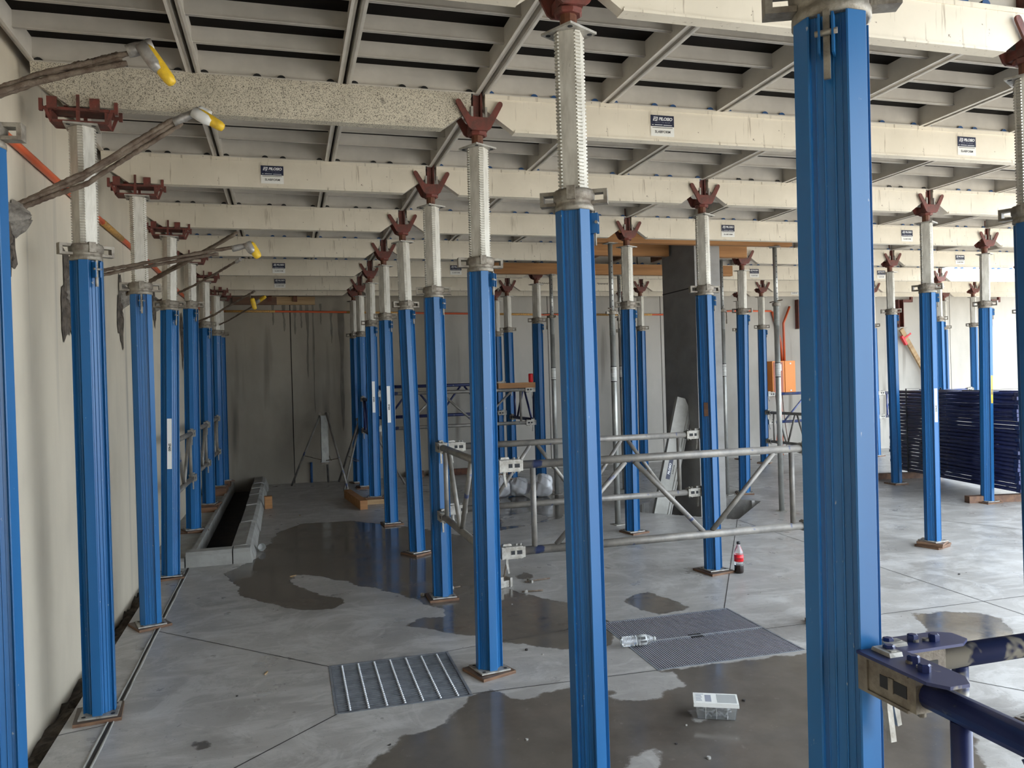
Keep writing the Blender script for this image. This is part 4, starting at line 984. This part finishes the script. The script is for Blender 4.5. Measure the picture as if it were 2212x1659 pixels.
# clamp assembly and tie rods on the floor
cl = thing('tie_clamp', 'cast steel clamp lying on the floor beside a middle row prop', 'clamp', (1.57, 5.93, fz(1.57, 5.93)+.0005), (0, 0, .3))
ob('jaw', MB().box(-.05, .05, -.04, .04, 0, .05).box(-.06, -.03, -.05, .05, .0, .085).box(.03, .05, -.05, .05, 0, .07).mesh('jaw', CLAMP), cl)
ob('rod', MB().tube((0, 0, .05), (.05, .02, .20), .006, 8).mesh('rod', REBAR), cl)
for x, y, a, ln, lb in [(1.86, 5.98, .15, .22, 'steel tie rod with wing nuts on the floor, larger one'), (1.73, 5.70, -.1, .16, 'steel tie rod with a nut on the wet floor, smaller one'), (.95, 5.90, .6, .09, 'short bolt on the wet floor left of a prop foot'), (1.20, 6.0, .3, .09, 'short bolt on the wet floor right of a prop foot')]:
    t = thing('tie_rod', lb, 'rod', (x, y, fz(x, y)+.0085), (0, 0, a))
    ob('rod', MB().tube((-ln/2, 0, 0), (ln/2, 0, 0), .006, 8).mesh('rod', REBAR), t)
    ob('wing_nut', MB().box(-ln*.3-.012, -ln*.3+.012, -.008, .008, -.008, .012).box(-ln*.3-.006, -ln*.3+.006, -.045 if ln > .2 else -.012, .045 if ln > .2 else .012, -.006, .014).mesh('wing_nut', CLAMP), t)
for i, (x, y, s_) in enumerate([(-.16, 4.68, .05), (1.33, 4.54, .022), (1.69, 3.04, .022), (.0, 6.83, .05), (1.40, 4.44, .014), (2.15, 3.5, .022), (1.0, 3.45, .016), (1.62, 3.2, .014), (1.75, 3.35, .012), (-.3, 4.4, .012), (.1, 9.7, .05), (1.45, 5.6, .014), (1.5, 5.45, .012), (.4, 3.6, .012), (2.4, 3.3, .014), (3.9, 3.4, .022), (4.0, 3.1, .02), (5.0, 5.0, .02), (3.3, 5.1, .014), (2.2, 6.0, .014)]):
    rnd = random.Random(i+90); long_ = s_ > .045
    mb = MB(); n = 7
    mb.add([(s_*(.5 if not long_ else .6)*math.cos(2*math.pi*j/n)*rnd.uniform(.7, 1.1), s_*(.4 if not long_ else .12)*math.sin(2*math.pi*j/n)*rnd.uniform(.7, 1.1), zz) for zz in (0, s_*(.4 if not long_ else .12)) for j in range(n)],
           [tuple(range(n))[::-1], tuple(range(n, 2*n))]+[(j, (j+1) % n, n+(j+1) % n, n+j) for j in range(n)])
    where = ['left of the square grate', 'between the two grates', 'at the bottom of the picture', 'near the kerb'][i] if i < 4 else ['on the open floor']*20 and 'on the open floor'
    tag(ob('wood_chip' if long_ else 'gravel_bit', mb.mesh('chip', TIMB_P if long_ else (SEAL if i % 2 else KERB)), None, (x, y, fz(x, y)+.0004), (0, 0, rnd.uniform(0, 3))),
        (f'pale wood sliver on the floor {where}' if long_ else f'small stone chip lying {where}') if i < 4 or long_ else 'tiny stone chip scattered on the open floor', 'debris', 'chips scattered on the floor')
# spare beam leaning on the column
lb = thing('formwork_beam', 'cream formwork beam leaning against the column with its foot in the pit', 'beam', (4.02, 8.30, -.20))
v = Vector((4.43, 8.33, 1.36))-Vector((4.02, 8.30, -.20)); LL = v.length; q = Vector((1, 0, 0)).rotation_difference(v.normalized())
lb.rotation_mode = 'QUATERNION'; lb.rotation_quaternion = q
ob('beam_body', MB().prism([(0, .1), (0, -.1), (LL-.12, -.1), (LL, .0), (LL, .1)], xz(-.046), xz(.006)).box(0, LL-.12, -.056, .012, -.112, -.10).box(0, LL-.12, -.056, .012, -.075, -.066).mesh('beam_body', WORNP), lb)
nl = ob('label', MB().box(-.12, .12, -.0005, 0, -.026, .026).mesh('label', NAVY), lb, (.78, -.0465, .02)); ob('lettering', text_mesh('PILOSIO', .036, INKW, .18, .001), nl, (0, -.001, 0))
ob('lettering', text_mesh('SLABFORM', .022, INK, .1, .0002), lb, (.78, -.0470, -.03))

# ------------------------------------------------------------------ electrical box, brackets and strut on the back wall
eb = thing('electrical_box', 'orange temporary power box on the back wall', 'electrical box', (8.86, WY-.002, 1.25))
ob('cabinet', MB().box(-.24, .24, -.20, 0, 0, .60).mesh('cabinet', OBOX), eb)
ob('door', MB().box(-.22, -.02, -.206, -.2005, .02, .58).mesh('door', OBOX_D), eb)
ob('side_panel', MB().box(.02, .238, -.212, -.2005, .0, .60).mesh('side_panel', OBOX), eb)
for z in (.05, .55): ob('latch', MB().box(.12, .15, -.218, -.2125, z-.015, z+.015).mesh('latch', WHITE), eb)
ob('outlet_panel', MB().box(-.19, -.05, -.2075, -.2062, .42, .54).box(-.19, -.10, -.2075, -.2062, .32, .36).mesh('outlet_panel', WHITE), eb)
for i, (pts, lbx) in enumerate([([(8.98, WY-.06, 1.851), (8.98, WY-.06, 2.56), (9.12, WY-.06, 2.87)], 'orange conduit rising from the power box and kinking right'), ([(8.95, WY-.03, 1.851), (8.93, WY-.03, 2.2), (8.78, WY-.03, 2.72), (8.76, WY-.03, 2.78)], 'orange conduit rising from the power box to the wall run')]):
    conduit(pts, .022, lbx, [])
for i in range(5):
    x = 8.66+i*.035; pts = [(x, WY-.22, 1.25-.002), (x+random.uniform(-.02, .02), WY-.24, .9), (x+random.uniform(-.05, .05), WY-.25, .6), (x+random.uniform(-.06, .10), WY-.24, .35), (x+.05+random.uniform(-.1, .1), WY-.22, fz(x, 12.8)+.012)]
    tag(ob('power_cable', MB().path(pts, .007, 8).mesh('power_cable', ORANGE if i % 2 else RUST)), f'cable hanging from the power box, {ORD[i+1]} from the left', 'cable', 'cables below the power box')
def bracket(x, z0, z1, foot, label):
    t = thing('steel_bracket', label, 'bracket', (x, WY-.002, z0))
    H = z1-z0
    ob('web', MB().box(-.06, .06, -.012, 0, 0, H).mesh('web', RED), t); ob('flange', MB().box(-.06, -.048, -.10, -.0125, 0, H).mesh('flange', RED), t)
    ob('flange', MB().box(.048, .06, -.10, -.0125, 0, H).mesh('flange', RED), t); ob('foot_plate', MB().box(-.06, .12, -.11, 0, -.012, -.0005).mesh('foot_plate', PLATE), t)
    if foot: ob('arm', MB().box(.061, .30, -.08, -.03, H-.05, H).box(.26, .30, -.08, -.03, H+.0005, H+.08).mesh('arm', RED), t)
bracket(9.34, 2.46, 3.0, False, 'red-brown steel bracket on the back wall above the power box')
bracket(11.62, 2.46, 3.0, True, 'red-brown steel bracket with top arm above the timber strut')
bracket(13.80, 2.46, 3.0, True, 'red-brown steel bracket farthest right on the back wall')
stt = thing('timber_strut', 'pale timber strut leaning against the back wall with a red clamp', 'timber', (11.60, WY-.10, 2.42))
v = Vector((12.60, WY-.10, .84))-Vector((11.60, WY-.10, 2.42)); q = Vector((0, 0, -1)).rotation_difference(v.normalized()); stt.rotation_mode = 'QUATERNION'; stt.rotation_quaternion = q
ob('stick', MB().box(-.045, .045, -.02, .02, -v.length, 0).mesh('stick', TIMB_P), stt)
ob('clamp', MB().box(-.09, -.046, -.03, .03, -.32, -.12).box(-.046, .13, -.035, -.0205, -.20, -.17).mesh('clamp', REDP), stt)
wt = thing('timber_ledger', 'weathered timber board fixed high on the back wall, left end', 'timber', (-.02, WY-.004, 2.98))
ob('board', MB().box(-.48, .48, -.05, 0, -.06, .065).mesh('board', TIMB_P), wt); ob('board_overlap', MB().box(-.75, -.10, -.085, -.0505, -.065, .055).mesh('board_overlap', TIMB_D), wt)
for x in (-.20, .18): ob('bracket', MB().box(x-.03, x+.03, -.10, -.0855, -.02, .085).box(x-.03, x+.03, -.0855, 0, .0655, .085).mesh('bracket', RUST), wt)
tag(ob('pipe_stub', MB().tube((0, 0, 0), (0, 0, .32), .02, 10).mesh('pipe_stub', BLUE_D), None, (.33, WY-.05, fz(0, 12)+.001)), 'blue pipe stub standing against the back wall', 'pipe')
